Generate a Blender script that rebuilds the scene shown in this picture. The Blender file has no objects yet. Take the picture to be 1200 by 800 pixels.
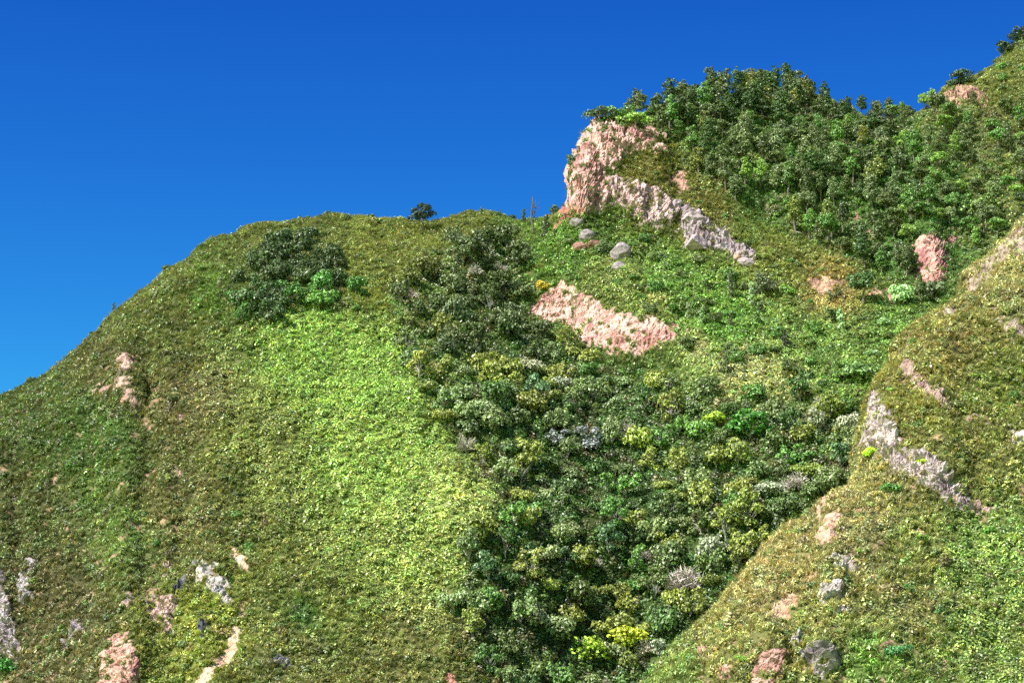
import bpy, math, random
import numpy as np
from mathutils import Vector

SEED = 11
rng = np.random.default_rng(SEED)
random.seed(SEED)
scene = bpy.context.scene
col = scene.collection

# ------------------------------------------------------------------ camera
F_PX = 3087.0                    # focal length in pixels of the 1200 px wide photograph
PITCH = math.radians(14.0)
cam_d = bpy.data.cameras.new("camera")
cam = bpy.data.objects.new("camera", cam_d)
col.objects.link(cam)
cam.location = (0, 0, 0)
cam.rotation_euler = (math.radians(90) + PITCH, 0, 0)
cam_d.sensor_width = 36.0
cam_d.lens = 36.0 * F_PX / 1200.0
cam_d.clip_start = 1.0
cam_d.clip_end = 8000.0
scene.camera = cam

# ------------------------------------------------------------------ sky and sun
SUN_EL, SUN_AZ = math.radians(52), math.radians(-122)   # azimuth clockwise from +Y: behind the camera, to its left
world = bpy.data.worlds.new("World")
scene.world = world
world.use_nodes = True
wn = world.node_tree
wn.nodes.clear()
w_out = wn.nodes.new('ShaderNodeOutputWorld')
w_bg = wn.nodes.new('ShaderNodeBackground')
w_sky = wn.nodes.new('ShaderNodeTexSky')
w_sky.sky_type = 'NISHITA'
w_sky.sun_disc = False
w_sky.sun_elevation = SUN_EL
w_sky.sun_rotation = SUN_AZ
w_sky.altitude = 4000
w_sky.air_density = 1.0
w_sky.dust_density = 0.0
w_sky.ozone_density = 6.0
# the photograph's deep blue grading, the same over the whole sky: each channel raised to a power
w_pow = wn.nodes.new('ShaderNodeVectorMath')
w_pow.operation = 'POWER'
w_pow.inputs[1].default_value = (3.4, 2.8, 1.15)
w_mul = wn.nodes.new('ShaderNodeVectorMath')
w_mul.operation = 'MULTIPLY'
w_mul.inputs[1].default_value = (.115, .17, .54)
wn.links.new(w_sky.outputs[0], w_pow.inputs[0])
wn.links.new(w_pow.outputs[0], w_mul.inputs[0])
wn.links.new(w_mul.outputs[0], w_bg.inputs['Color'])
w_bg.inputs['Strength'].default_value = 0.11
wn.links.new(w_bg.outputs[0], w_out.inputs['Surface'])

sun_d = bpy.data.lights.new("sun", 'SUN')
sun_d.energy = 5.0
sun_d.angle = math.radians(0.53)
sun_d.color = (1.0, 0.955, 0.88)
sun = bpy.data.objects.new("sun", sun_d)
col.objects.link(sun)
sdir = Vector((math.sin(SUN_AZ) * math.cos(SUN_EL), math.cos(SUN_AZ) * math.cos(SUN_EL), math.sin(SUN_EL)))
sun.rotation_euler = sdir.to_track_quat('Z', 'Y').to_euler()
sun.location = (-150, 100, 300)

vs = scene.view_settings
vs.view_transform = 'Standard'
vs.look = 'None'
vs.exposure = 1.52
vs.gamma = 1.0
scene.cycles.use_denoising = False
scene.cycles.max_bounces = 5
scene.cycles.diffuse_bounces = 2
scene.cycles.transmission_bounces = 3
scene.cycles.use_adaptive_sampling = False
scene.cycles.use_light_tree = False


# ------------------------------------------------------------------ small helpers
def srgb(r, g, b):
    c = np.array([r, g, b], float) / 255.0
    return np.where(c <= 0.04045, c / 12.92, ((c + 0.055) / 1.055) ** 2.4)


_perm = np.random.default_rng(5).permutation(256).astype(np.int32)
_perm = np.concatenate([_perm, _perm])
_grad = np.random.default_rng(6).normal(size=(256, 3))
_grad /= np.linalg.norm(_grad, axis=1)[:, None]


def perlin(p):
    """gradient noise at points p (n,3), about -1..1"""
    pi = np.floor(p).astype(np.int64)
    f = p - pi
    pi &= 255
    w = f * f * f * (f * (f * 6 - 15) + 10)
    out = 0
    for dx in (0, 1):
        wx = w[:, 0] if dx else 1 - w[:, 0]
        for dy in (0, 1):
            wy = w[:, 1] if dy else 1 - w[:, 1]
            for dz in (0, 1):
                wz = w[:, 2] if dz else 1 - w[:, 2]
                h = _perm[_perm[_perm[(pi[:, 0] + dx) & 255] + ((pi[:, 1] + dy) & 255)] + ((pi[:, 2] + dz) & 255)]
                g = _grad[h]
                out = out + wx * wy * wz * (g[:, 0] * (f[:, 0] - dx) + g[:, 1] * (f[:, 1] - dy) + g[:, 2] * (f[:, 2] - dz))
    return out * 1.5


def fbm(p, octaves=3, seed=0.0, gain=0.5):
    a, s, o = 1.0, 1.0, 0
    for k in range(octaves):
        o = o + a * perlin(p * s + seed + 17.3 * k)
        a *= gain
        s *= 2.03
    return o


def ridged(p, octaves=3, seed=0.0):
    a, s, o = 1.0, 1.0, 0
    for k in range(octaves):
        o = o + a * (1 - 2 * np.abs(perlin(p * s + seed + 9.1 * k)))
        a *= 0.5
        s *= 2.1
    return o


def in_poly(u, v, poly):
    """point in polygon for flat arrays"""
    poly = np.asarray(poly, float)
    m = np.zeros(u.shape, bool)
    lo, hi = poly.min(0), poly.max(0)
    idx = np.nonzero((u >= lo[0]) & (u <= hi[0]) & (v >= lo[1]) & (v <= hi[1]))[0]
    if len(idx) == 0:
        return m
    x, y = u[idx], v[idx]
    c = np.zeros(len(idx), bool)
    n = len(poly)
    for i in range(n):
        x0, y0 = poly[i]
        x1, y1 = poly[(i + 1) % n]
        cond = (y0 > y) != (y1 > y)
        with np.errstate(divide='ignore', invalid='ignore'):
            xi = (x1 - x0) * (y - y0) / (y1 - y0 + 1e-12) + x0
        c ^= cond & (x < xi)
    m[idx] = c
    return m


def blur(a, sy, sx):
    def one(a, s, ax):
        if s <= 0:
            return a
        r = int(3 * s) + 1
        k = np.exp(-0.5 * (np.arange(-r, r + 1) / s) ** 2)
        k /= k.sum()
        pad = [(0, 0), (0, 0)]
        pad[ax] = (r, r)
        b = np.pad(a, pad, mode='edge')
        o = np.zeros_like(a)
        for i, kk in enumerate(k):
            sl = [slice(None), slice(None)]
            sl[ax] = slice(i, i + a.shape[ax])
            o += kk * b[tuple(sl)]
        return o
    return one(one(a, sy, 0), sx, 1)


FWD = np.array([0, math.cos(PITCH), math.sin(PITCH)])
UPV = np.array([0, -math.sin(PITCH), math.cos(PITCH)])
RGT = np.array([1.0, 0, 0])


def unproject(u, v, d):
    x = (u - 600) / F_PX
    y = (400 - v) / F_PX
    return d[..., None] * (FWD + x[..., None] * RGT + y[..., None] * UPV)


def project(P):
    d = P @ FWD
    return 600 + F_PX * (P @ RGT) / d, 400 - F_PX * (P @ UPV) / d, d


# ------------------------------------------------------------------ rock faces and bare ground: outlines on the slopes
# sheet, name, label, colour, second colour, roughness of relief, steepness, outlines, number of loose stones
PINK = srgb(226, 182, 178)
PINK2 = srgb(150, 96, 98)
LILAC = srgb(186, 168, 178)
LILAC2 = srgb(118, 96, 108)
WHITE = srgb(224, 206, 200)
SAND = srgb(224, 192, 168)
TANR = srgb(186, 156, 134)
BROWN = srgb(110, 78, 70)
SLATE = srgb(120, 118, 136)
ROCKS = [
    ('M', 'cliff', 'tall pink bare earth cliff with fluted face below the ridge wood', PINK, PINK2, 1.15, .75,
     [[(667, 243), (674, 212), (678, 186), (690, 160), (703, 138), (725, 142), (764, 152), (786, 178), (778, 186),
       (764, 172), (750, 174), (734, 182), (716, 198), (706, 206), (716, 222), (700, 240), (712, 250), (690, 252)]], 5),
    ('M', 'rock_face', 'pale pink rock band crossing the foot of the big cliff', srgb(226, 190, 190), LILAC2, 1.2, .8,
     [[(702, 210), (722, 207), (748, 214), (768, 222), (788, 240), (795, 262), (770, 266), (744, 256), (724, 246), (706, 238), (698, 225)]], 6),
    ('M', 'rock_outcrop', 'lilac grey broken rock running down the slope beside the big cliff', LILAC, LILAC2, 1.5, .6,
     [[(786, 234), (800, 240), (812, 250), (832, 258), (852, 272), (872, 290), (888, 306), (880, 316), (856, 306),
       (838, 296), (826, 300), (806, 296), (796, 282), (798, 262)]], 0),
    ('M', 'bare_ledge', 'small rubbly pink patch on the grassy ledge beside the cliff', srgb(196, 150, 136), BROWN, .5, .3,
     [[(776, 204), (792, 198), (806, 210), (808, 224), (796, 226), (786, 216)]], 3),
    ('M', 'rubble_slope', 'reddish broken saddle of rubble at the cliff foot on the skyline', srgb(190, 128, 112), BROWN, .5, .2,
     [[(636, 248), (656, 240), (670, 232), (690, 250), (676, 258), (660, 254), (648, 260), (634, 256)]], 5),
    ('M', 'landslide_scar', 'bare pale pink landslide scar above the gully thicket', srgb(232, 190, 182), srgb(164, 108, 104), .6, .7,
     [[(618, 364), (628, 346), (646, 333), (657, 327), (670, 337), (686, 347), (704, 359), (724, 369), (746, 377), (770, 378),
       (794, 384), (793, 404), (768, 410), (746, 418), (726, 414), (704, 408), (684, 404), (670, 394), (658, 380), (644, 372), (630, 374)]], 7),
    ('M', 'bare_scarp', 'pink earth scarp split by a tree root among the dark wood', srgb(226, 172, 164), PINK2, .6, .7,
     [[(1074, 286), (1088, 274), (1101, 277), (1107, 304), (1109, 326), (1094, 336), (1077, 330), (1073, 306)],
      [(1105, 276), (1118, 274), (1124, 284), (1118, 294), (1107, 292)]], 2),
    ('M', 'bare_ground', 'small tan bare spots under trees on the wooded slope', srgb(200, 160, 136), BROWN, .25, .2,
     [[(1002, 264), (1016, 258), (1024, 270), (1014, 278), (1004, 276)], [(940, 326), (962, 318), (990, 330), (986, 342), (960, 340)],
      [(1014, 342), (1036, 336), (1056, 342), (1050, 352), (1024, 352)], [(1000, 250), (1005, 240), (1008, 262)]], 2),
    ('M', 'crest_rock', 'layered tan rock crag on the steep grassy crest', srgb(196, 156, 136), BROWN, .9, .6,
     [[(1103, 118), (1110, 104), (1128, 100), (1150, 108), (1162, 118), (1150, 126), (1128, 124), (1112, 126)],
      [(1178, 64), (1190, 60), (1194, 72), (1184, 76)]], 4),
    ('M', 'rock_streak', 'thin pale rock streaks down the flank of the grassy dome', srgb(206, 170, 160), BROWN, .6, .5,
     [[(130, 416), (146, 406), (160, 412), (158, 432), (148, 446), (156, 466), (168, 480), (158, 484), (146, 470), (138, 450), (140, 432)],
      [(106, 444), (116, 446), (130, 464), (126, 472), (112, 460)], [(204, 488), (216, 486), (214, 500), (206, 500)],
      [(198, 542), (210, 546), (214, 556), (204, 556)]], 5),
    ('M', 'rock_slab', 'whitish rock slab above the bare dirt track', WHITE, SLATE, .9, .6,
     [[(226, 662), (240, 658), (252, 668), (262, 684), (268, 700), (260, 704), (246, 690), (234, 682)]], 2),
    ('M', 'dirt_track', 'narrow pale dirt track winding down the dome flank', SAND, srgb(196, 150, 128), .12, .2,
     [[(264, 640), (274, 640), (282, 652), (292, 656), (290, 676), (284, 672), (276, 658)],
      [(286, 690), (290, 698), (284, 724), (276, 752), (258, 772), (240, 792), (224, 830), (210, 830), (226, 794), (248, 764), (266, 742), (276, 716)]], 0),
    ('M', 'slump', 'pink and grey broken slump in the grass beside the dirt track', srgb(214, 174, 166), SLATE, .9, .5,
     [[(166, 716), (180, 700), (194, 696), (204, 702), (200, 718), (204, 732), (194, 744), (192, 728), (178, 734)],
      [(188, 660), (200, 654), (204, 666), (190, 676)], [(136, 752), (142, 728), (152, 712), (160, 690), (154, 690), (144, 712), (134, 740)]], 5),
    ('M', 'earth_slip', 'broad pink eroded earth slip low on the dome', srgb(222, 176, 164), PINK2, .7, .5,
     [[(112, 800), (118, 768), (126, 752), (144, 748), (158, 762), (164, 790), (166, 840), (106, 840)]], 4),
    ('M', 'rock_wall', 'pale grey weathered rock wall among grass low on the dome edge', srgb(200, 184, 192), LILAC2, 1.2, .7,
     [[(-40, 650), (2, 676), (8, 700), (14, 726), (22, 756), (8, 766), (-40, 740)], [(26, 680), (36, 684), (40, 706), (30, 714), (22, 700)],
      [(80, 730), (94, 722), (96, 738), (82, 746)], [(66, 742), (76, 750), (72, 760)], [(36, 652), (42, 656), (40, 674), (34, 672)]], 6),
    ('M', 'dark_rock', 'dark slate rocks half buried in yellowish grass', SLATE, srgb(52, 50, 64), 1.1, .4,
     [[(204, 686), (214, 680), (222, 690), (212, 698)], [(228, 732), (238, 726), (250, 734), (240, 742), (230, 740)],
      [(314, 764), (330, 760), (336, 778), (320, 780)]], 3),
    ('M', 'clay_patch', 'small reddish clay patch under grass at the dome foot', srgb(206, 142, 126), PINK2, .3, .4,
     [[(520, 784), (530, 782), (546, 802), (524, 806)]], 1),
    ('N', 'crag', 'pale fluted crag jutting over the gully from the grassy spur', srgb(214, 194, 194), LILAC2, 1.3, .8,
     [[(1006, 478), (1022, 454), (1036, 474), (1048, 500), (1058, 530), (1046, 544), (1028, 542), (1008, 524)],
      [(1044, 526), (1062, 530), (1082, 524), (1096, 536), (1112, 548), (1126, 564), (1144, 578), (1138, 594), (1108, 586), (1082, 574), (1058, 562), (1044, 548)]], 9),
    ('N', 'rock_band', 'brown stony band slanting across the grassy spur', srgb(190, 160, 154), BROWN, .8, .5,
     [[(1056, 408), (1066, 412), (1072, 438), (1094, 446), (1110, 462), (1128, 476), (1118, 482), (1096, 468), (1074, 456), (1060, 440)],
      [(1130, 472), (1150, 488), (1172, 498), (1168, 506), (1146, 500)], [(1128, 572), (1156, 580), (1176, 592), (1160, 596), (1136, 586)]], 7),
    ('N', 'rocky_rim', 'grey stony rim along the crest of the grassy spur', srgb(186, 168, 152), BROWN, .4, .3,
     [[(1132, 330), (1170, 294), (1204, 258), (1270, 210), (1290, 250), (1220, 300), (1186, 308), (1160, 318), (1144, 336), (1130, 352)],
      [(1102, 366), (1120, 350), (1124, 362), (1114, 378), (1104, 382)], [(1160, 352), (1172, 372), (1186, 384), (1206, 396), (1204, 408), (1180, 396), (1164, 376)]], 7),
    ('N', 'white_stones', 'whitish stones bedded in grass beside the spur edge', srgb(222, 206, 200), BROWN, .5, .4,
     [[(1176, 500), (1190, 508), (1206, 520), (1190, 524)], [(1088, 552), (1104, 546), (1102, 560)]], 4),
    ('N', 'erosion_scar', 'pinkish bare notch on the spur crest above the gully', srgb(226, 182, 164), srgb(176, 130, 112), .35, .5,
     [[(958, 616), (972, 602), (986, 604), (980, 620), (976, 640), (964, 644), (956, 630)], [(952, 600), (966, 584), (980, 580), (970, 596), (958, 606)],
      [(984, 572), (1000, 562), (996, 574)]], 3),
    ('N', 'sandy_gash', 'sandy bare gash on the grassy spur flank', srgb(226, 194, 168), srgb(180, 140, 116), .25, .3,
     [[(886, 716), (904, 704), (922, 690), (934, 684), (932, 702), (920, 726), (908, 724), (910, 712), (894, 722)]], 2),
    ('N', 'rock_spill', 'pale broken rock spill down the middle of the spur', srgb(212, 200, 200), BROWN, .9, .4,
     [[(960, 704), (968, 684), (978, 676), (994, 684), (986, 692), (972, 706), (964, 712)], [(970, 720), (990, 714), (996, 726), (978, 728)],
      [(976, 652), (1000, 656), (1006, 668), (984, 670)]], 6),
    ('N', 'rock_knob', 'dark grey rock knob at the foot of the spur', srgb(196, 182, 186), srgb(92, 80, 84), 1.3, .6,
     [[(948, 778), (958, 766), (976, 770), (982, 786), (976, 800), (958, 804)], [(924, 756), (944, 750), (946, 764), (930, 768)]], 3),
    ('N', 'red_bank', 'reddish eroded bank low on the spur', srgb(216, 164, 154), BROWN, .7, .5,
     [[(884, 800), (896, 780), (910, 772), (914, 790), (910, 824), (876, 824)], [(838, 786), (850, 778), (860, 800), (846, 806)],
      [(1030, 762), (1040, 760), (1042, 774), (1032, 774)], [(1092, 774), (1110, 768), (1116, 784), (1098, 788)],
      [(816, 764), (830, 762), (832, 776)]], 4),
]

# ------------------------------------------------------------------ the two landforms
SKY_M = np.array([(-300, 760), (-200, 650), (-100, 556), (0, 470), (50, 438), (100, 402), (140, 360), (180, 327), (220, 299), (260, 277),
                  (300, 264), (340, 257), (380, 254), (420, 260), (440, 265), (470, 268), (510, 264), (540, 255), (565, 250), (600, 256),
                  (625, 259), (650, 248), (667, 238), (671, 214), (675, 188), (687, 164), (702, 141), (740, 137), (800, 126), (860, 116),
                  (920, 113), (970, 122), (1010, 138), (1040, 142), (1070, 134), (1100, 124), (1106, 104), (1130, 97), (1152, 88), (1168, 72), (1186, 56),
                  (1200, 40), (1260, -10), (1340, -50), (1500, -90)], float)
SKY_N = np.array([(680, 872), (740, 806), (800, 748), (860, 684), (910, 630), (960, 594), (1000, 566), (1008, 548), (1013, 524), (1015, 482),
                  (1019, 464), (1040, 432), (1060, 402), (1085, 374), (1110, 353), (1135, 323), (1165, 301), (1185, 277), (1200, 257),
                  (1300, 182), (1500, 70)], float)
GU = np.arange(-320, 1521, 4.0)
GV = np.arange(-160, 1001, 4.0)
gu, gv = np.meshgrid(GU, GV)


def steep_map(sheet):
    m = np.zeros(gu.shape)
    for (sh, nm, lb, c1, c2, rel, st, polys, ns) in ROCKS:
        if sh != sheet:
            continue
        for p in polys:
            k = in_poly(gu.ravel(), gv.ravel(), p).reshape(gu.shape)
            m = np.maximum(m, st * k)
    return m


def depth_map(sheet):
    steep = blur(steep_map(sheet), 1.2, 1.8)
    y = (400 - gv) / F_PX
    if sheet == 'M':
        a = math.tan(math.radians(26))
        d = 500 / (1 - y / a)
        wide = blur(in_poly(gu.ravel(), gv.ravel(), [(655, 100), (1260, 60), (1260, 200), (900, 262), (655, 262)]).reshape(gu.shape).astype(float), 6, 9)
        g = -np.gradient(d, GV, axis=0)
        g = g * (1 - .62 * steep - .30 * wide * (1 - steep))
        d = d[-1:] + np.cumsum(g[::-1], axis=0)[::-1] * 4.0
        ug = np.interp(GV, [200, 290, 450, 620, 800, 1000], [600, 590, 660, 740, 690, 660])[:, None]
        gul = np.exp(-((gu - ug) / 105) ** 2) * np.clip((gv - 240) / 120, 0, 1)
        right = 1 / (1 + np.exp(-(gu - ug - 20) / 45))
        flank = np.clip(330 - gu, 0, None) ** 2 * 6.0e-7
        vsk = np.interp(GU, SKY_M[:, 0], SKY_M[:, 1])[None]
        h = np.clip(gv - vsk, 0, None)
        dome = np.clip((660 - gu) / 60, 0, 1)
        crest = dome * 0.07 * np.exp(-h / 26) + 0.015 * np.exp(-h / 14)
        right_crest = np.clip((gu - 780) / 160, 0, 1) * .05 * np.exp(-h / 40)
        return d * (1 + .045 * gul + .045 * right + flank + crest + right_crest)
    a = math.tan(math.radians(24))
    d = 396 / (1 - y / a)
    g = -np.gradient(d, GV, axis=0) * (1 - .7 * steep)
    d = d[-1:] + np.cumsum(g[::-1], axis=0)[::-1] * 4.0
    vsk = np.interp(GU, SKY_N[:, 0], SKY_N[:, 1])[None]
    h = np.clip(gv - vsk, 0, None)
    lee = np.clip((1060 - gu) / 340, 0, 1) * .02
    return d * (1 + .05 * np.exp(-h / 30) + lee)


def bilinear(M, u, v):
    x = np.clip((u - GU[0]) / 4, 0, len(GU) - 1.001)
    y = np.clip((v - GV[0]) / 4, 0, len(GV) - 1.001)
    i, j = y.astype(int), x.astype(int)
    fy, fx = y - i, x - j
    return (M[i, j] * (1 - fy) * (1 - fx) + M[i + 1, j] * fy * (1 - fx) + M[i, j + 1] * (1 - fy) * fx + M[i + 1, j + 1] * fy * fx)


def grid_normals(P):
    du = np.gradient(P, axis=1)
    dv = np.gradient(P, axis=0)
    n = np.cross(du, dv)
    n /= np.linalg.norm(n, axis=2)[..., None] + 1e-9
    flip = (n[..., 1] > 0) & (n[..., 2] < 0)
    n[flip] *= -1
    n[n[..., 2] < -.2] *= -1
    return n


# zones that matter for the relief and the plants (outlines on the slopes)
Z_LIME = [(236, 396), (330, 372), (400, 364), (452, 372), (478, 420), (505, 490), (560, 552), (604, 602), (578, 646), (552, 668),
          (536, 720), (500, 742), (420, 706), (340, 630), (284, 566), (240, 486)]
Z_THICKET = [(452, 352), (478, 312), (528, 286), (590, 280), (622, 300), (632, 340), (616, 384), (652, 412), (694, 428), (736, 434), (790, 448), (850, 468),
             (930, 470), (1004, 478), (1012, 520), (996, 566), (950, 592), (905, 628), (855, 684), (800, 744), (730, 830), (580, 830),
             (560, 780), (530, 720), (548, 662), (552, 640), (604, 612), (596, 590), (556, 548), (512, 488), (486, 440), (470, 392)]
Z_CLUMP = [(262, 352), (290, 318), (322, 292), (350, 282), (390, 296), (408, 326), (420, 352), (400, 364), (350, 372), (310, 384), (276, 376)]
Z_WOOD = [(742, 138), (800, 122), (900, 108), (1000, 130), (1060, 132), (1100, 120), (1160, 128), (1210, 150), (1210, 246), (1172, 282), (1130, 318), (1096, 362),
          (1060, 352), (1010, 320), (960, 292), (900, 262), (862, 236), (830, 226), (812, 200), (792, 172), (760, 150)]
Z_GREEN = [(640, 270), (700, 262), (800, 300), (900, 320), (1000, 350), (1076, 370), (1040, 430), (1010, 470), (900, 460), (800, 430),
           (790, 380), (700, 350), (650, 320)]


def soft(u, v, poly, s, wu, wv):
    """0..1 membership of an outline with a ragged edge"""
    acc = 0
    for k, (a, b) in enumerate(((0, 0), (s, 0), (-s, 0), (0, s), (0, -s))):
        acc = acc + in_poly(u + wu + a, v + wv + b, poly)
    return acc / 5.0


class Sheet:
    pass


def make_sheet(key, sky, ustep_cols, nrows, u0, u1, vbot):
    s = Sheet()
    U = ustep_cols
    D = depth_map(key)
    vsk = np.interp(U, sky[:, 0], sky[:, 1])
    nb, nf = 22, 14
    t = np.linspace(0, 1, nrows) ** 1.0
    V = vbot + (vsk[None] - vbot) * t[:, None]
    V = np.where(vsk[None] > vbot - 20, vbot + (vbot - 20 - vbot) * t[:, None], V)
    UU = np.broadcast_to(U[None], V.shape)
    P = unproject(UU, V, bilinear(D, UU, V))
    # foot, below the frame, down to the valley floor
    foot = []
    for k in range(nf, 0, -1):
        q = P[0].copy()
        f = k / nf
        drop = (q[:, 2] + 6.0) * f
        q[:, 2] -= drop
        rad = q[:, :2] / np.linalg.norm(q[:, :2], axis=1)[:, None]
        q[:, :2] -= rad * (drop * (1.35 if key == 'M' else 1.1))[:, None]
        foot.append(q)
    # the far side of the crest
    back = []
    top = P[-1]
    rad = np.stack([U * 0, U * 0 + 1.0], 1)
    for k in range(1, nb + 1):
        sdist = 110 * (k / nb) ** 1.8
        q = top.copy()
        q[:, :2] += rad * sdist
        q[:, 2] -= 0.02 * sdist + 0.55 * sdist * np.clip(sdist / 14.0, 0, 1) * (1.0 if key == 'M' else 1.35)
        back.append(q)
    P = np.concatenate([np.array(foot), P, np.array(back)], 0)
    s.row0, s.row1 = nf, nf + nrows
    R, Cn = P.shape[:2]
    N = grid_normals(P)
    pf = P.reshape(-1, 3)
    u, v, d = project(pf)
    # ragged outlines
    pp = pf * np.array([1, 1, 1.0])
    wu = 5.0 * fbm(pp / 4.5, 2, 3.1) + 2.5 * perlin(pp / 1.3 + 5)
    wv = 4.0 * fbm(pp / 4.5, 2, 41.7) + 2.5 * perlin(pp / 1.3 + 77)
    edge_n = fbm(pp / 1.9, 3, 15.0, .7)
    isback = np.zeros((R, Cn), bool)
    isback[s.row1:] = True
    isback = isback.ravel()
    rid = np.full(len(pf), -1, int)
    rel = np.zeros(len(pf))
    for i, (sh, nm, lb, c1, c2, r_, st, polys, ns) in enumerate(ROCKS):
        if sh != key:
            continue
        for p in polys:
            a = np.ptp(np.array(p), axis=0)
            k = 0.3 if min(a) < 16 else .8
            r_s = 3.6 if min(a) < 16 else 6.5
            near = (u > min(q[0] for q in p) - 20) & (u < max(q[0] for q in p) + 20) & (v > min(q[1] for q in p) - 20) & (v < max(q[1] for q in p) + 20) & ~isback
            ix = np.nonzero(near)[0]
            if len(ix) == 0:
                continue
            acc = np.zeros(len(ix))
            for an in range(8):
                for rr in (.5, 1.0):
                    acc += in_poly(u[ix] + wu[ix] * k + rr * r_s * math.cos(an * .785), v[ix] + wv[ix] * k + rr * r_s * math.sin(an * .785), p)
            nz_ = .62 * edge_n[ix] if nm != 'dirt_track' else .25 * edge_n[ix]
            m = acc / 16 + nz_ * np.where(acc > 0, 1, 0) > .5
            ix = ix[m]
            rid[ix[rid[ix] < 0]] = i
    # the cliff turns the corner of the skyline
    rr_ = rid.reshape(R, Cn)
    cc_ = np.nonzero((U > 664) & (U < 704))[0] if key == 'M' else []
    for c_ in cc_:
        rr_[s.row1 - 3:s.row1 + 12, c_] = 0
    rid = rr_.ravel()
    tuftgap = fbm(pp / 2.2, 2, 12.0)
    rid[(tuftgap > .52) & (rid >= 0) & ~isback] = -1
    for i in set(rid[rid >= 0]):
        rel[rid == i] = ROCKS[i][5]
    relb = blur(rel.reshape(R, Cn), 1.5, 1.5)
    rockm = blur((rid >= 0).astype(float).reshape(R, Cn), 1.0, 1.0)
    # relief
    big = fbm(pf / 26.0, 3, 1.0) * 1.9
    rut = np.abs(perlin(pf * np.array([1 / 7.0, 1 / 22.0, 1 / 26.0]) + 8.0)) * 1.5 - .5
    big = big + rut
    big = big + .2 * fbm(pf / 1.5, 2, 23.0)
    mid = fbm(pf / 6.0, 3, 30.0) * .42
    fl = pf * np.array([1 / 2.2, 1 / 2.2, 1 / 7.0])
    rk = ridged(fl, 3, 60.0) * .55 + ridged(pf / 1.7, 3, 80.0) * .42 + .26 * ridged(pf / .85, 2, 13.0) + .22 * perlin(pf / .6 + 3)
    strata = np.abs(((pf[:, 2] + 1.2 * perlin(pf / 5.0)) / 2.4) % 1.0 - .5) * .5
    disp = big + mid + 1.25 * relb.ravel() * (rk - .25 * strata - .35) - .25 * rockm.ravel()
    P = P + N * disp.reshape(R, Cn)[..., None]
    s.P, s.R, s.C = P, R, Cn
    s.N = grid_normals(P)
    pf = P.reshape(-1, 3)
    s.u, s.v, s.d = project(pf)
    s.nu, s.nv = s.u + wu, s.v + wv
    s.rid, s.rockm = rid, rockm.ravel()
    s.isback = isback
    s.key = key
    s.rk = rk
    return s


U_M = np.concatenate([np.arange(-280, -24, 7.0), np.arange(-20, 1222, 1.6), np.arange(1228, 1480, 7.0)])
U_N = np.concatenate([np.arange(690, 726, 6.0), np.arange(730, 1222, 1.5), np.arange(1228, 1480, 5.0)])
SM = make_sheet('M', SKY_M, U_M, 430, -280, 1480, 850)
SN = make_sheet('N', SKY_N, U_N, 330, 690, 1480, 850)


# ------------------------------------------------------------------ materials
def new_mat(name):
    m = bpy.data.materials.new(name)
    m.use_nodes = True
    nt = m.node_tree
    nt.nodes.clear()
    return m, nt, nt.nodes, nt.links


def ground_mat(name, bump_scale, bump_strength, dark=.55, crack=0.0):
    m, nt, n, l = new_mat(name)
    out = n.new('ShaderNodeOutputMaterial')
    b = n.new('ShaderNodeBsdfPrincipled')
    b.inputs['Roughness'].default_value = .95
    b.inputs['Specular IOR Level'].default_value = .15
    at = n.new('ShaderNodeAttribute')
    at.attribute_name = 'soil'
    tc = n.new('ShaderNodeNewGeometry')
    nz = n.new('ShaderNodeTexNoise')
    nz.inputs['Scale'].default_value = bump_scale
    nz.inputs['Detail'].default_value = 5
    nz.inputs['Roughness'].default_value = .65
    l.new(tc.outputs['Position'], nz.inputs['Vector'])
    mr = n.new('ShaderNodeMapRange')
    mr.inputs[1].default_value = .3
    mr.inputs[2].default_value = .7
    mr.inputs[3].default_value = dark
    mr.inputs[4].default_value = 1.18
    l.new(nz.outputs['Fac'], mr.inputs[0])
    mul = n.new('ShaderNodeVectorMath')
    mul.operation = 'SCALE'
    l.new(at.outputs['Color'], mul.inputs[0])
    l.new(mr.outputs[0], mul.inputs['Scale'])
    l.new(mul.outputs[0], b.inputs['Base Color'])
    bp = n.new('ShaderNodeBump')
    bp.inputs['Strength'].default_value = bump_strength
    bp.inputs['Distance'].default_value = .35
    l.new(nz.outputs['Fac'], bp.inputs['Height'])
    if crack > 0:
        vo = n.new('ShaderNodeTexVoronoi')
        vo.feature = 'DISTANCE_TO_EDGE'
        vo.inputs['Scale'].default_value = 1.1
        l.new(tc.outputs['Position'], vo.inputs['Vector'])
        m2 = n.new('ShaderNodeMapRange')
        m2.inputs[1].default_value = 0
        m2.inputs[2].default_value = .12
        m2.inputs[3].default_value = -crack
        m2.inputs[4].default_value = 0
        l.new(vo.outputs['Distance'], m2.inputs[0])
        ad = n.new('ShaderNodeMath')
        l.new(nz.outputs['Fac'], ad.inputs[0])
        l.new(m2.outputs[0], ad.inputs[1])
        l.new(ad.outputs[0], bp.inputs['Height'])
    l.new(bp.outputs[0], b.inputs['Normal'])
    l.new(b.outputs[0], out.inputs['Surface'])
    return m


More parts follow.
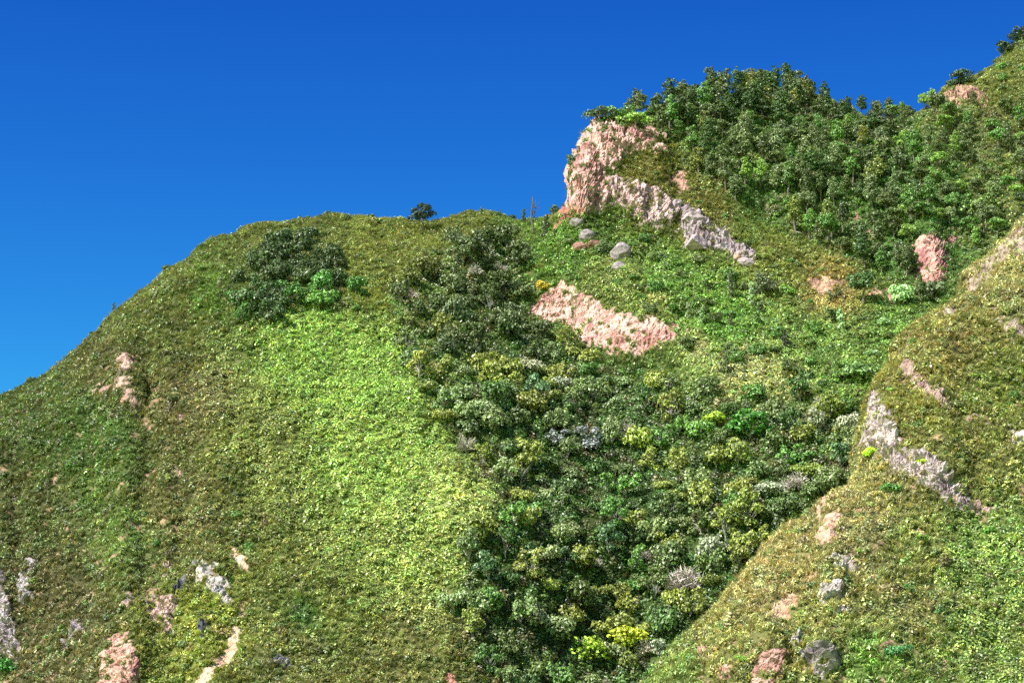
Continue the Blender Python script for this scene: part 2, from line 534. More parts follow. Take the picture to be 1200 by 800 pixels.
def leaf_mat(name, source, transl=.22, var=.45, rough=.46):
    """leaves and blades; colour comes from the plant itself (object colour, or the tint stored with each tuft)"""
    m, nt, n, l = new_mat(name)
    out = n.new('ShaderNodeOutputMaterial')
    if source == 'object':
        oi = n.new('ShaderNodeObjectInfo')
        colour = oi.outputs['Color']
    else:
        at = n.new('ShaderNodeAttribute')
        at.attribute_type = 'INSTANCER'
        at.attribute_name = 'tint'
        colour = at.outputs['Color']
    ge = n.new('ShaderNodeNewGeometry')
    mr = n.new('ShaderNodeMapRange')
    mr.inputs[3].default_value = 1 - var
    mr.inputs[4].default_value = 1 + var * .9
    l.new(ge.outputs['Random Per Island'], mr.inputs[0])
    hs = n.new('ShaderNodeHueSaturation')
    l.new(colour, hs.inputs['Color'])
    l.new(mr.outputs[0], hs.inputs['Value'])
    b = n.new('ShaderNodeBsdfPrincipled')
    b.inputs['Roughness'].default_value = rough
    b.inputs['Specular IOR Level'].default_value = .42
    l.new(hs.outputs[0], b.inputs['Base Color'])
    tr = n.new('ShaderNodeBsdfTranslucent')
    h2 = n.new('ShaderNodeHueSaturation')
    h2.inputs['Saturation'].default_value = 1.1
    h2.inputs['Hue'].default_value = .49
    l.new(hs.outputs[0], h2.inputs['Color'])
    l.new(h2.outputs[0], tr.inputs['Color'])
    mx = n.new('ShaderNodeMixShader')
    mx.inputs[0].default_value = transl
    l.new(b.outputs[0], mx.inputs[1])
    l.new(tr.outputs[0], mx.inputs[2])
    l.new(mx.outputs[0], out.inputs['Surface'])
    return m


def bark_mat(name, c1, c2):
    m, nt, n, l = new_mat(name)
    out = n.new('ShaderNodeOutputMaterial')
    b = n.new('ShaderNodeBsdfPrincipled')
    b.inputs['Roughness'].default_value = .9
    tc = n.new('ShaderNodeTexCoord')
    nz = n.new('ShaderNodeTexNoise')
    nz.inputs['Scale'].default_value = 5
    l.new(tc.outputs['Object'], nz.inputs['Vector'])
    cr = n.new('ShaderNodeValToRGB')
    cr.color_ramp.elements[0].position = .35
    cr.color_ramp.elements[0].color = (*c1, 1)
    cr.color_ramp.elements[1].position = .65
    cr.color_ramp.elements[1].color = (*c2, 1)
    l.new(nz.outputs['Fac'], cr.inputs[0])
    l.new(cr.outputs[0], b.inputs['Base Color'])
    l.new(b.outputs[0], out.inputs['Surface'])
    return m


def stone_mat(name):
    m, nt, n, l = new_mat(name)
    out = n.new('ShaderNodeOutputMaterial')
    b = n.new('ShaderNodeBsdfPrincipled')
    b.inputs['Roughness'].default_value = .92
    b.inputs['Specular IOR Level'].default_value = .2
    oi = n.new('ShaderNodeObjectInfo')
    ge = n.new('ShaderNodeNewGeometry')
    nz = n.new('ShaderNodeTexNoise')
    nz.inputs['Scale'].default_value = 1.6
    nz.inputs['Detail'].default_value = 6
    nz.inputs['Roughness'].default_value = .7
    l.new(ge.outputs['Position'], nz.inputs['Vector'])
    mr = n.new('ShaderNodeMapRange')
    mr.inputs[1].default_value = .32
    mr.inputs[2].default_value = .68
    mr.inputs[3].default_value = .3
    mr.inputs[4].default_value = 1.35
    l.new(nz.outputs['Fac'], mr.inputs[0])
    mul = n.new('ShaderNodeVectorMath')
    mul.operation = 'SCALE'
    l.new(oi.outputs['Color'], mul.inputs[0])
    l.new(mr.outputs[0], mul.inputs['Scale'])
    l.new(mul.outputs[0], b.inputs['Base Color'])
    bp = n.new('ShaderNodeBump')
    bp.inputs['Strength'].default_value = .8
    bp.inputs['Distance'].default_value = .25
    l.new(nz.outputs['Fac'], bp.inputs['Height'])
    l.new(bp.outputs[0], b.inputs['Normal'])
    l.new(b.outputs[0], out.inputs['Surface'])
    return m


M_SOIL = ground_mat('soil_and_litter', 1.7, .8, .55)
M_ROCK = ground_mat('weathered_rock', 1.5, 1.0, .62, .35)
M_LEAF = leaf_mat('leaf', 'object', .18, .6)
M_TUFT = leaf_mat('blade', 'tuft', .2, .58)
M_TWIG = leaf_mat('twig', 'object', .0, .35, .85)
M_BARK = bark_mat('bark', (.05, .04, .032), (.16, .135, .115))
M_DEAD = bark_mat('dead_wood', (.10, .085, .075), (.26, .23, .21))
M_PALE = bark_mat('pale_twig', (.11, .10, .09), (.30, .28, .26))
M_STONE = stone_mat('stone')

# ------------------------------------------------------------------ colour of the ground cover over the slopes
# (x, y) on the slope, reach, colour of the sward there
SWARD = [
    ('M', 40, 480, 70, (78, 98, 46)), ('M', 100, 520, 60, (80, 112, 50)), ('M', 200, 370, 70, (98, 112, 54)), ('M', 120, 430, 50, (96, 102, 58)),
    ('M', 330, 270, 80, (96, 112, 54)), ('M', 450, 300, 60, (116, 130, 60)), ('M', 240, 350, 40, (92, 126, 52)), ('M', 420, 330, 40, (118, 136, 58)),
    ('M', 370, 410, 60, (128, 162, 70)), ('M', 440, 440, 50, (130, 164, 74)), ('M', 430, 540, 70, (136, 164, 76)), ('M', 540, 590, 50, (158, 176, 96)),
    ('M', 480, 640, 60, (146, 166, 84)), ('M', 300, 520, 60, (122, 134, 68)), ('M', 220, 470, 50, (118, 118, 72)), ('M', 200, 600, 60, (114, 118, 68)),
    ('M', 40, 600, 70, (90, 102, 54)), ('M', 150, 620, 45, (106, 132, 64)), ('M', 110, 570, 40, (94, 120, 56)), ('M', 340, 640, 60, (116, 130, 64)), ('M', 400, 700, 60, (118, 134, 64)),
    ('M', 480, 760, 60, (124, 132, 72)), ('M', 50, 700, 60, (98, 98, 62)), ('M', 40, 780, 60, (104, 106, 64)), ('M', 240, 740, 50, (136, 150, 62)),
    ('M', 340, 770, 50, (110, 118, 62)), ('M', 360, 720, 30, (84, 124, 52)), ('M', 540, 280, 40, (104, 118, 56)), ('M', 600, 275, 30, (98, 128, 58)),
    ('M', 660, 290, 40, (96, 134, 54)), ('M', 700, 270, 40, (88, 116, 48)), ('M', 720, 340, 50, (122, 140, 72)), ('M', 780, 330, 40, (104, 142, 62)),
    ('M', 830, 240, 50, (122, 126, 64)), ('M', 760, 210, 40, (112, 116, 52)), ('M', 900, 310, 50, (122, 136, 64)), ('M', 850, 380, 60, (110, 154, 62)),
    ('M', 870, 430, 45, (160, 168, 108)), ('M', 820, 405, 25, (158, 164, 106)), ('M', 770, 350, 25, (142, 150, 88)), ('M', 930, 440, 25, (156, 164, 104)), ('M', 960, 410, 50, (112, 144, 68)), ('M', 970, 340, 40, (150, 140, 80)), ('M', 700, 130, 60, (80, 116, 50)),
    ('M', 900, 200, 90, (84, 122, 52)), ('M', 890, 180, 40, (130, 150, 70)), ('M', 1060, 250, 70, (84, 128, 54)), ('M', 1060, 390, 40, (102, 138, 62)),
    ('M', 1150, 110, 60, (112, 126, 66)), ('M', 1190, 230, 50, (124, 142, 74)), ('M', 700, 600, 150, (72, 104, 46)),
    ('N', 1160, 290, 50, (140, 142, 92)), ('N', 1110, 400, 60, (120, 122, 66)), ('N', 1170, 450, 50, (112, 128, 60)), ('N', 1060, 480, 40, (118, 124, 58)),
    ('N', 1140, 540, 50, (114, 124, 62)), ('N', 1040, 570, 50, (140, 142, 86)), ('N', 1000, 620, 50, (134, 134, 84)), ('N', 1150, 650, 60, (112, 138, 66)),
    ('N', 1080, 640, 50, (122, 136, 70)), ('N', 900, 680, 60, (142, 140, 86)), ('N', 940, 740, 50, (120, 128, 68)), ('N', 840, 760, 50, (128, 134, 74)),
    ('N', 1060, 720, 50, (122, 128, 74)), ('N', 1030, 770, 40, (100, 136, 58)), ('N', 1150, 760, 60, (112, 134, 64)), ('N', 800, 780, 40, (104, 128, 60)),
]
sw = {}
for k in 'MN':
    r = [x for x in SWARD if x[0] == k]
    sw[k] = (np.array([[x[1], x[2], x[3]] for x in r], float), np.array([srgb(*x[4]) for x in r]))


def sward(key, u, v):
    c, colr = sw[key]
    colr = colr * (np.array([1.24, 1.20, 1.28]) if key == 'N' else 1.0)
    out = np.zeros((len(u), 3))
    tot = np.zeros(len(u))
    for (x, y, s), cc in zip(c, colr):
        w = 1.0 / (1e-3 + (((u - x) ** 2 + (v - y) ** 2) / (s * s)) ** 2)
        out += w[:, None] * cc
        tot += w
    return out / tot[:, None]


def build_sheet(s, name, label):
    pf = s.P.reshape(-1, 3)
    # soil colour
    base = sward(s.key, s.u, s.v)
    soil = .32 * base + .2 * srgb(96, 78, 54) * .6
    soil *= (1 + .3 * fbm(pf / 3.0, 2, 7.0))[:, None]
    s.bare = np.clip((fbm(pf / np.array([2.6, 2.6, 3.4]), 3, 71.0) - .36) * 3.2, 0, 1)
    if s.key == 'M':
        s.bare *= np.clip((290 - s.u) / 120, 0, 1) * np.clip((s.v - 380) / 60, 0, 1) + .12
    earth = srgb(178, 142, 120) * .6
    soil = soil * (1 - s.bare[:, None]) + earth * s.bare[:, None]
    for i, (sh, nm, lb, c1, c2, rel, st, polys, ns) in enumerate(ROCKS):
        m = s.rid == i
        if not m.any():
            continue
        q = pf[m]
        f = np.clip(.36 + .9 * fbm(q / np.array([3.0, 3.0, 4.5]), 3, 21.0) + .4 * perlin(q / .8), 0, 1)[:, None]
        k = np.clip(.4 + .9 * fbm(q / 9.0, 2, 33.0), 0, 1)[:, None]
        cc = c1 * (1 - f) + c2 * f
        if nm in ('cliff', 'rock_face'):
            lil = np.clip((s.u[m] - 730) / 60, 0, 1)[:, None] * np.clip((s.v[m] - 200) / 20, 0, 1)[:, None] * k
            cc = cc * (1 - .6 * lil) + .6 * lil * LILAC
        soil[m] = cc * .72
    soil = np.clip(soil, .005, .8)
    R, C = s.R, s.C
    idx = np.arange(R * C).reshape(R, C)
    quads = np.stack([idx[:-1, :-1], idx[:-1, 1:], idx[1:, 1:], idx[1:, :-1]], -1).reshape(-1, 4)
    fid = np.where(s.rid[quads[:, 0]] == s.rid[quads[:, 2]], s.rid[quads[:, 0]], -1)
    made = {}
    for i in [-1] + sorted(set(fid[fid >= 0])):
        q = quads[fid == i]
        used, inv = np.unique(q, return_inverse=True)
        inv = inv.reshape(-1, 4)
        nm = name if i < 0 else ROCKS[i][1]
        me = bpy.data.meshes.new(nm)
        me.vertices.add(len(used))
        me.vertices.foreach_set('co', pf[used].astype(np.float32).ravel())
        me.loops.add(len(inv) * 4)
        me.loops.foreach_set('vertex_index', inv.ravel().astype(np.int32))
        me.polygons.add(len(inv))
        me.polygons.foreach_set('loop_start', (np.arange(len(inv)) * 4).astype(np.int32))
        me.update(calc_edges=True)
        me.polygons.foreach_set('use_smooth', np.full(len(inv), i < 0))
        ca = me.attributes.new('soil', 'FLOAT_COLOR', 'POINT')
        ca.data.foreach_set('color', np.concatenate([soil[used], np.ones((len(used), 1))], 1).astype(np.float32).ravel())
        me.materials.append(M_SOIL if i < 0 else M_ROCK)
        ob = bpy.data.objects.new(nm, me)
        col.objects.link(ob)
        ob['kind'] = 'structure'
        ob['label'] = label if i < 0 else ROCKS[i][2]
        ob['category'] = 'hillside' if i < 0 else nm.replace('_', ' ')
        made[i] = ob
    return made


rock_obj = {}
rock_obj.update({k: v for k, v in build_sheet(SM, 'hillside', 'steep green mountainside with grassy dome, wooded gully and cliff').items() if k >= 0})
rock_obj.update({k: v for k, v in build_sheet(SN, 'ridge_slope', 'grassy spur with stony bands in front of the gully').items() if k >= 0})

# valley floor, out of the picture below the slopes
me = bpy.data.meshes.new('ground')
S = 5000.0
me.from_pydata([(-S, -S, -2.0), (S, -S, -2.0), (S, S, -2.0), (-S, S, -2.0)], [], [(0, 1, 2, 3)])
ca = me.attributes.new('soil', 'FLOAT_COLOR', 'POINT')
ca.data.foreach_set('color', np.tile([.09, .11, .04, 1.0], 4).astype(np.float32))
me.materials.append(M_SOIL)
ob = bpy.data.objects.new('ground', me)
col.objects.link(ob)
ob['kind'] = 'structure'


# ------------------------------------------------------------------ plant meshes
def quads_mesh(name, Q, mats, tri=None):
    """Q (n,4,3) separate quads, each its own island"""
    me = bpy.data.meshes.new(name)
    n = len(Q)
    me.vertices.add(n * 4)
    me.vertices.foreach_set('co', Q.reshape(-1).astype(np.float32))
    me.loops.add(n * 4)
    me.loops.foreach_set('vertex_index', np.arange(n * 4, dtype=np.int32))
    me.polygons.add(n)
    me.polygons.foreach_set('loop_start', (np.arange(n) * 4).astype(np.int32))
    me.update(calc_edges=True)
    me.materials.append(mats)
    return me


def leaf_quads(c, nrm, size, rg, aspect=.62, droop=.2):
    """diamond leaf sprays at centres c facing nrm"""
    n = len(c)
    r = rg.normal(size=(n, 3))
    t = np.cross(nrm, r)
    t /= np.linalg.norm(t, axis=1)[:, None] + 1e-9
    b = np.cross(nrm, t)
    sz = size[:, None]
    fold = nrm * sz * droop
    return np.stack([c - t * sz, c - b * sz * aspect + fold * .5, c + t * sz - fold, c + b * sz * aspect + fold * .5], 1)


def lobes_crown(name, lobes, nleaf, size, rg, mat=None, jit=.55):
    """leaf sprays spread over and through a handful of uneven lobes"""
    lobes = np.array(lobes, float)
    area = (lobes[:, 3] * lobes[:, 4]) ** 1.0
    pick = rg.choice(len(lobes), nleaf, p=area / area.sum())
    L = lobes[pick]
    d = rg.normal(size=(nleaf, 3))
    d /= np.linalg.norm(d, axis=1)[:, None]
    low = d[:, 2] < -.35
    d[low, 2] *= -.6
    # clumps: pull directions towards a few hundred cluster axes so that light and dark tufts form
    k = max(10, nleaf // 26)
    ax = rg.normal(size=(k, 3))
    ax /= np.linalg.norm(ax, axis=1)[:, None]
    near = ax[np.argmax(d @ ax.T, axis=1)]
    d = d * .55 + near * .45
    d /= np.linalg.norm(d, axis=1)[:, None]
    hsh = np.abs(np.sin(near[:, 0] * 41.3 + near[:, 1] * 17.7 + pick * 3.3))
    rad = (.62 + .42 * hsh) * (1 - .28 * rg.random(nleaf) ** 2)
    c = L[:, :3] + d * rad[:, None] * np.stack([L[:, 3], L[:, 3], L[:, 4]], 1)
    nrm = d + jit * rg.normal(size=(nleaf, 3)) + np.array([0, 0, .35])
    nrm /= np.linalg.norm(nrm, axis=1)[:, None]
    s = size * (.6 + .8 * rg.random(nleaf))
    return quads_mesh(name, leaf_quads(c, nrm, s, rg), mat or M_LEAF)


def tube_pts(verts, faces, pts, radii, seg=6):
    base = len(verts)
    pts = [np.array(p, float) for p in pts]
    for i, p in enumerate(pts):
        t = pts[min(i + 1, len(pts) - 1)] - pts[max(i - 1, 0)]
        t /= np.linalg.norm(t) + 1e-9
        a = np.cross(t, [0, 1, .3])
        a /= np.linalg.norm(a) + 1e-9
        b = np.cross(t, a)
        for k in range(seg):
            an = 2 * math.pi * k / seg
            verts.append(tuple(p + radii[i] * (math.cos(an) * a + math.sin(an) * b)))
    for i in range(len(pts) - 1):
        for k in range(seg):
            k2 = (k + 1) % seg
            faces.append((base + i * seg + k, base + i * seg + k2, base + (i + 1) * seg + k2, base + (i + 1) * seg + k))
    faces.append(tuple(base + (len(pts) - 1) * seg + k for k in range(seg)))


def trunk_mesh(name, height, r0, ends, rg, mat, bare=False):
    v, f = [], []
    lean = rg.normal(size=2) * .06 * height
    main = [(0, 0, -.8)]
    for i in range(1, 6):
        k = i / 5
        main.append((lean[0] * k + rg.normal() * .02 * height, lean[1] * k + rg.normal() * .02 * height, height * k))
    tube_pts(v, f, main, [r0 * 1.25, r0, r0 * .85, r0 * .65, r0 * .45, r0 * .2])
    for e in ends:
        k = rg.uniform(.35, .8)
        i = min(int(k * 5), 4)
        a = np.array(main[i]) * (1 - (k * 5 - i)) + np.array(main[i + 1]) * (k * 5 - i)
        e = np.array(e, float)
        midp = a * .45 + e * .55 + rg.normal(size=3) * .05 * height
        tube_pts(v, f, [a, midp, e], [r0 * .45, r0 * .3, r0 * .1], 5)
        if bare:
            for q in range(3):
                e2 = midp + (e - midp) * rg.uniform(.2, .9) + rg.normal(size=3) * .12 * height
                tube_pts(v, f, [midp + (e - midp) * .2, e2], [r0 * .22, r0 * .05], 4)
    me = bpy.data.meshes.new(name)
    me.from_pydata(v, [], f)
    me.materials.append(mat)
    return me


def make_tree(i, kind):
    """kind: tall = slender wood tree, broad = round crown"""
    rg = np.random.default_rng(100 + i + (50 if kind == 'broad' else 0))
    lobes = []
    if kind == 'tall':
        H = 9.0
        n = 9
        for k in range(n):
            z = H * (.36 + .6 * k / (n - 1))
            w = 1.75 * math.sin(math.pi * min(.95, (.22 + .72 * k / (n - 1)))) + .35
            a = k * 2.4 + rg.uniform(0, 1)
            o = rg.uniform(.2, .95)
            lobes.append((o * math.cos(a), o * math.sin(a), z + rg.normal() * .25, w * rg.uniform(.55, .9), w * rg.uniform(.5, .75)))
        nl, sz, r0 = 2300, .2, .2
    else:
        H = 6.4
        for k in range(11):
            a = k * 2.4
            o = rg.uniform(.9, 2.2)
            lobes.append((o * math.cos(a), o * math.sin(a), H * rg.uniform(.48, .86), rg.uniform(.85, 1.35), rg.uniform(.7, 1.05)))
        lobes.append((0, 0, H * .88, 1.3, .9))
        nl, sz, r0 = 2400, .2, .22
    ends = [(l[0], l[1], l[2]) for l in lobes[:7]]
    return trunk_mesh('trunk', H * .86, r0, ends, rg, M_BARK), lobes_crown('crown', lobes, nl, sz, rg)


def make_shrub(i, kind):
    rg = np.random.default_rng(300 + i * 7 + len(kind))
    lobes = []
    if kind == 'round':
        for k in range(8):
            a = k * 2.4 + rg.uniform(0, .8)
            o = rg.uniform(.3, 1.25)
            lobes.append((o * math.cos(a), o * math.sin(a), rg.uniform(.8, 2.3) - .3 * o, rg.uniform(.7, 1.15), rg.uniform(.6, 1.0)))
        nl, sz = 1700, .15
    elif kind == 'loose':
        for k in range(11):
            a = k * 2.4 + rg.uniform(0, .8)
            o = rg.uniform(.2, 1.5)
            lobes.append((o * math.cos(a), o * math.sin(a), rg.uniform(.8, 3.0) - .3 * o, rg.uniform(.4, .8), rg.uniform(.4, .7)))
        nl, sz = 1400, .145
    elif kind == 'column':
        for k in range(8):
            a = k * 2.4
            lobes.append((.3 * math.cos(a), .3 * math.sin(a), .5 + k * .52, .62 - .04 * k + rg.uniform(-.08, .08), .6))
        nl, sz = 1100, .14
    elif kind == 'flat':
        for k in range(10):
            a = k * 2.4
            o = rg.uniform(.3, 1.9)
            lobes.append((o * math.cos(a), o * math.sin(a), rg.uniform(.7, 1.3), rg.uniform(.6, .95), rg.uniform(.4, .6)))
        nl, sz = 1400, .14
    ends = [(l[0], l[1], l[2]) for l in lobes[:6]]
    ends += [(l[0] * 1.25, l[1] * 1.25, l[2] + l[4] * rg.uniform(.7, 1.1)) for l in lobes]
    return trunk_mesh('stem', 1.5 if kind != 'column' else 4.0, .10, ends, rg, M_PALE, bare=True), lobes_crown('foliage', lobes, nl, sz, rg)


def make_twiggy(i):
    """grey, nearly leafless shrub: a dome of fine twigs"""
    rg = np.random.default_rng(700 + i)
    n = 900
    d = rg.normal(size=(n, 3))
    d[:, 2] = np.abs(d[:, 2]) * .8 + .15
    d /= np.linalg.norm(d, axis=1)[:, None]
    rad = rg.uniform(.45, 1.0, n) * (1 + .25 * np.sin(d[:, 0] * 5 + d[:, 1] * 4))
    c = d * rad[:, None] * np.array([1.9, 1.9, 2.4]) + np.array([0, 0, .3])
    t = d + rg.normal(size=(n, 3)) * .5
    t /= np.linalg.norm(t, axis=1)[:, None]
    s = np.cross(t, rg.normal(size=(n, 3)))
    s /= np.linalg.norm(s, axis=1)[:, None]
    ln = rg.uniform(.25, .5, n)[:, None]
    wd = rg.uniform(.035, .07, n)[:, None]
    Q = np.stack([c - t * ln - s * wd, c - t * ln + s * wd, c + t * ln + s * wd * .3, c + t * ln - s * wd * .3], 1)
    fo = quads_mesh('twigs', Q, M_TWIG)
    ends = [tuple(d[k] * np.array([1.4, 1.4, 1.9]) + np.array([0, 0, .3])) for k in range(9)]
    return trunk_mesh('stem', 1.5, .09, ends, rg, M_DEAD, bare=True), fo


TALL = [make_tree(i, 'tall') for i in range(6)]
BROAD = [make_tree(i, 'broad') for i in range(4)]
ROUND = [make_shrub(i, 'round') for i in range(6)]
LOOSE = [make_shrub(i, 'loose') for i in range(5)]
COLUMN = [make_shrub(i, 'column') for i in range(2)]
FLAT = [make_shrub(i, 'flat') for i in range(3)]
TWIGGY = [make_twiggy(i) for i in range(3)]
POOL = dict(tall=TALL, broad=BROAD, round=ROUND, loose=LOOSE, column=COLUMN, flat=FLAT, twiggy=TWIGGY)
N_PLANT = {}
LEAF_GAIN = (1.62, 1.56, 1.32)


def place_plant(pos, kind, scale, colour, name, label, cat, group, squash=1.0, lean=None):
    mt, mc = random.choice(POOL[kind])
    root = bpy.data.objects.new(name, None)
    root.empty_display_size = .5
    col.objects.link(root)
    root.location = pos
    root.rotation_euler = (random.uniform(-.08, .08) + (lean[0] if lean else 0), random.uniform(-.08, .08) + (lean[1] if lean else 0), random.uniform(0, 6.28))
    root.scale = (scale, scale, scale * squash)
    root['label'] = label
    root['category'] = cat
    if group:
        root['group'] = group
    a = bpy.data.objects.new('trunk' if cat == 'tree' else 'stem', mt)
    b = bpy.data.objects.new('crown' if cat == 'tree' else ('twigs' if kind == 'twiggy' else 'foliage'), mc)
    for o in (a, b):
        o.parent = root
        col.objects.link(o)
    b.color = (*[float(min(.9, max(.004, x * g))) for x, g in zip(colour, LEAF_GAIN)], 1)
    N_PLANT[cat] = N_PLANT.get(cat, 0) + 1
    return root


def at(u, v, s=SM):
    """point of the slope seen at that place"""
    w = (s.u - u) ** 2 + (s.v - v) ** 2 + 400 * s.isback
    return int(np.argmin(w))


def px(s, i):
    return s.d[i] / F_PX


def jit_col(c, dv=.22, dh=.07):
    c = np.array(c) * (1 + random.uniform(-dv, dv))
    c = c * np.array([1 + random.uniform(-dh, dh), 1, 1 + random.uniform(-dh, dh)])
    return c


DG = srgb(76, 92, 54)        # dark olive green
DG2 = srgb(64, 88, 50)
GRN = srgb(82, 116, 60)
BRIGHT = srgb(106, 138, 66)
LIMEC = srgb(136, 160, 68)
GREY = srgb(132, 138, 124)
GREYG = srgb(104, 120, 84)
OLIVE = srgb(112, 122, 66)
TEAL = srgb(84, 114, 84)
PALE = srgb(140, 172, 130)
TWG = srgb(170, 164, 164)
YEL = srgb(196, 188, 60)

# ------------------------------------------------------------------ plants that stand out, one by one
singles = [
    # u, v of the foot, height px, kind, colour, name, label, category, sheet, squash
    (497, 271, 37, 'broad', srgb(40, 54, 44), 'tree', 'lone dark round-crowned tree on the grassy skyline saddle', 'tree', 'M', .92),
    (613, 262, 20, 'column', srgb(56, 76, 62), 'shrub', 'small pointed dark shrub on the skyline beside the bare snag', 'shrub', 'M', 1),
    (564, 254, 13, 'column', srgb(56, 76, 56), 'shrub', 'tiny upright shrub on the grassy knoll of the skyline', 'shrub', 'M', 1),
    (650, 250, 12, 'round', srgb(66, 86, 66), 'shrub', 'small round shrub on the red rubble saddle', 'shrub', 'M', 1),
    (640, 278, 32, 'column', srgb(58, 70, 52), 'shrub', 'dark narrow shrub on the slope beside the bare snag', 'shrub', 'M', 1),
    (702, 141, 16, 'flat', srgb(58, 78, 58), 'shrub', 'dark spreading shrub overhanging the lip of the pink cliff', 'shrub', 'M', 1),
    (724, 142, 17, 'flat', GRN, 'shrub', 'leafy green shrub on the cliff lip behind the overhanging one', 'shrub', 'M', 1),
    (745, 148, 17, 'flat', BRIGHT * .9, 'shrub', 'bright low shrub on the cliff top under the wood', 'shrub', 'M', 1),
    (676, 190, 11, 'flat', srgb(58, 78, 62), 'shrub', 'small dark shrub clinging to the outer edge of the pink cliff', 'shrub', 'M', 1),
    (1129, 99, 19, 'round', srgb(46, 66, 52), 'tree', 'round dark tree atop the layered crest crag', 'tree', 'M', .8),
    (1116, 101, 12, 'round', srgb(54, 74, 58), 'shrub', 'small dark shrub beside the round tree on the crest crag', 'shrub', 'M', 1),
    (1168, 74, 9, 'round', srgb(60, 80, 60), 'shrub', 'tiny shrub on the bare crest between crag and trees', 'shrub', 'M', 1),
    (1181, 64, 19, 'round', srgb(46, 64, 50), 'tree', 'dark tree leaning over the steep crest rocks', 'tree', 'M', .8),
    (1193, 48, 19, 'round', srgb(46, 64, 50), 'tree', 'dark tree highest up on the steep crest', 'tree', 'M', .8),
    (859, 352, 40, 'column', srgb(70, 86, 58), 'shrub', 'tall dark narrow shrub among bright herbs on the open slope', 'shrub', 'M', 1),
    (893, 346, 34, 'loose', srgb(78, 88, 66), 'shrub', 'dull olive shrub with dead branches on the open slope', 'shrub', 'M', 1),
    (921, 410, 28, 'column', srgb(40, 46, 38), 'shrub', 'blackish narrow shrub standing alone on the herb slope', 'shrub', 'M', 1),
    (977, 432, 22, 'column', srgb(80, 98, 60), 'shrub', 'thin upright shrub on the herb slope near the spur', 'shrub', 'M', 1),
    (1008, 449, 34, 'round', srgb(92, 118, 76), 'shrub', 'broad grey-green round shrub close against the spur edge', 'shrub', 'M', .85),
    (1059, 356, 26, 'round', PALE, 'shrub', 'pale blue-green shrub below the pink scarp', 'shrub', 'M', .9),
    (1010, 356, 44, 'broad', srgb(58, 82, 48), 'tree', 'dark leaning tree over tan bare ground on the wood edge', 'tree', 'M', 1),
    (1092, 352, 28, 'loose', srgb(98, 110, 88), 'shrub', 'greyish loose shrub at the foot of the pink scarp', 'shrub', 'M', 1),
    (1152, 258, 34, 'round', srgb(92, 112, 66), 'shrub', 'big dull green shrub at the wood edge above the spur rim', 'shrub', 'M', .9),
    (693, 530, 36, 'loose', srgb(112, 118, 128), 'shrub', 'largest silvery grey shrub in the middle of the thicket', 'shrub', 'M', .9),
    (652, 524, 30, 'loose', srgb(108, 114, 124), 'shrub', 'silvery grey shrub beside the largest one in the thicket', 'shrub', 'M', 1),
    (803, 694, 30, 'twiggy', srgb(132, 124, 130), 'shrub', 'grey leafless shrub at the thicket edge below the spur', 'shrub', 'M', .9),
    (934, 576, 22, 'twiggy', srgb(130, 124, 128), 'shrub', 'small grey leafless shrub between thicket and spur crest', 'shrub', 'M', 1),
    (880, 520, 44, 'round', srgb(60, 104, 46), 'shrub', 'deep green glossy shrub in the thicket hollow near the crag', 'shrub', 'M', .9),
    (690, 776, 36, 'round', LIMEC, 'shrub', 'yellow-green flowering shrub at the foot of the gully', 'shrub', 'M', .8),
    (733, 764, 34, 'round', srgb(150, 162, 60), 'shrub', 'yellow flowering shrub beside the spur foot in the gully', 'shrub', 'M', .8),
    (836, 502, 26, 'round', LIMEC * .9, 'shrub', 'yellowish round shrub in the thicket below the herb slope', 'shrub', 'M', .8),
    (636, 340, 14, 'round', srgb(170, 156, 70), 'shrub', 'yellow leaved bush at the upper tip of the landslide scar', 'shrub', 'M', .8),
    (1021, 536, 15, 'round', srgb(160, 192, 56), 'shrub', 'bright lime bush at the foot of the pale crag', 'shrub', 'N', .9),
    (1080, 544, 9, 'round', srgb(160, 186, 70), 'shrub', 'tiny lime bush on the rocks of the pale crag', 'shrub', 'N', .9),
    (1052, 770, 17, 'flat', srgb(62, 104, 66), 'shrub', 'dark teal bush in the grass at the spur foot', 'shrub', 'N', 1),
    (1183, 680, 15, 'round', srgb(92, 112, 70), 'shrub', 'dull green bush among bright herbs on the spur', 'shrub', 'N', 1),
    (1160, 628, 16, 'round', srgb(80, 118, 52), 'shrub', 'green bush on the upper edge of the bright herb patch', 'shrub', 'N', .8),
    (1043, 578, 14, 'flat', srgb(76, 116, 60), 'shrub', 'small green bush in pale grass under the crag', 'shrub', 'N', 1),
    (376, 362, 28, 'round', srgb(90, 126, 70), 'shrub', 'fresh green rounded shrub at the lower edge of the dark clump', 'shrub', 'M', .8),
    (8, 792, 28, 'round', srgb(52, 100, 44), 'shrub', 'deep green shrub at the foot of the grey rock wall', 'shrub', 'M', 1),
    (192, 312, 10, 'round', srgb(62, 82, 56), 'shrub', 'larger of the skyline bushes on the dome shoulder', 'shrub', 'M', .9),
    (385, 256, 10, 'round', srgb(62, 82, 56), 'shrub', 'round bush on the flat top of the dome skyline', 'shrub', 'M', .9),
    (350, 257, 9, 'column', srgb(62, 82, 56), 'shrub', 'thin bush on the top of the dome skyline', 'shrub', 'M', .9),
    (406, 260, 8, 'round', srgb(62, 82, 56), 'shrub', 'small bush where the dome top dips to the saddle', 'shrub', 'M', .9),
]
HT = dict(tall=9.4, broad=7.0, round=3.0, loose=3.4, column=5.0, flat=1.8, twiggy=2.7)
taken = []
for (u, v, hpx, kind, c, nm, lb, cat, sh, sq) in singles:
    s = SM if sh == 'M' else SN
    i = at(u, v, s)
    sc = hpx * px(s, i) / HT[kind] / sq
    p = s.P.reshape(-1, 3)[i] - np.array([0, 0, .15])
    place_plant(tuple(p), kind, sc, c * 1.1, nm, lb, cat, None, sq)
    taken.append(p)

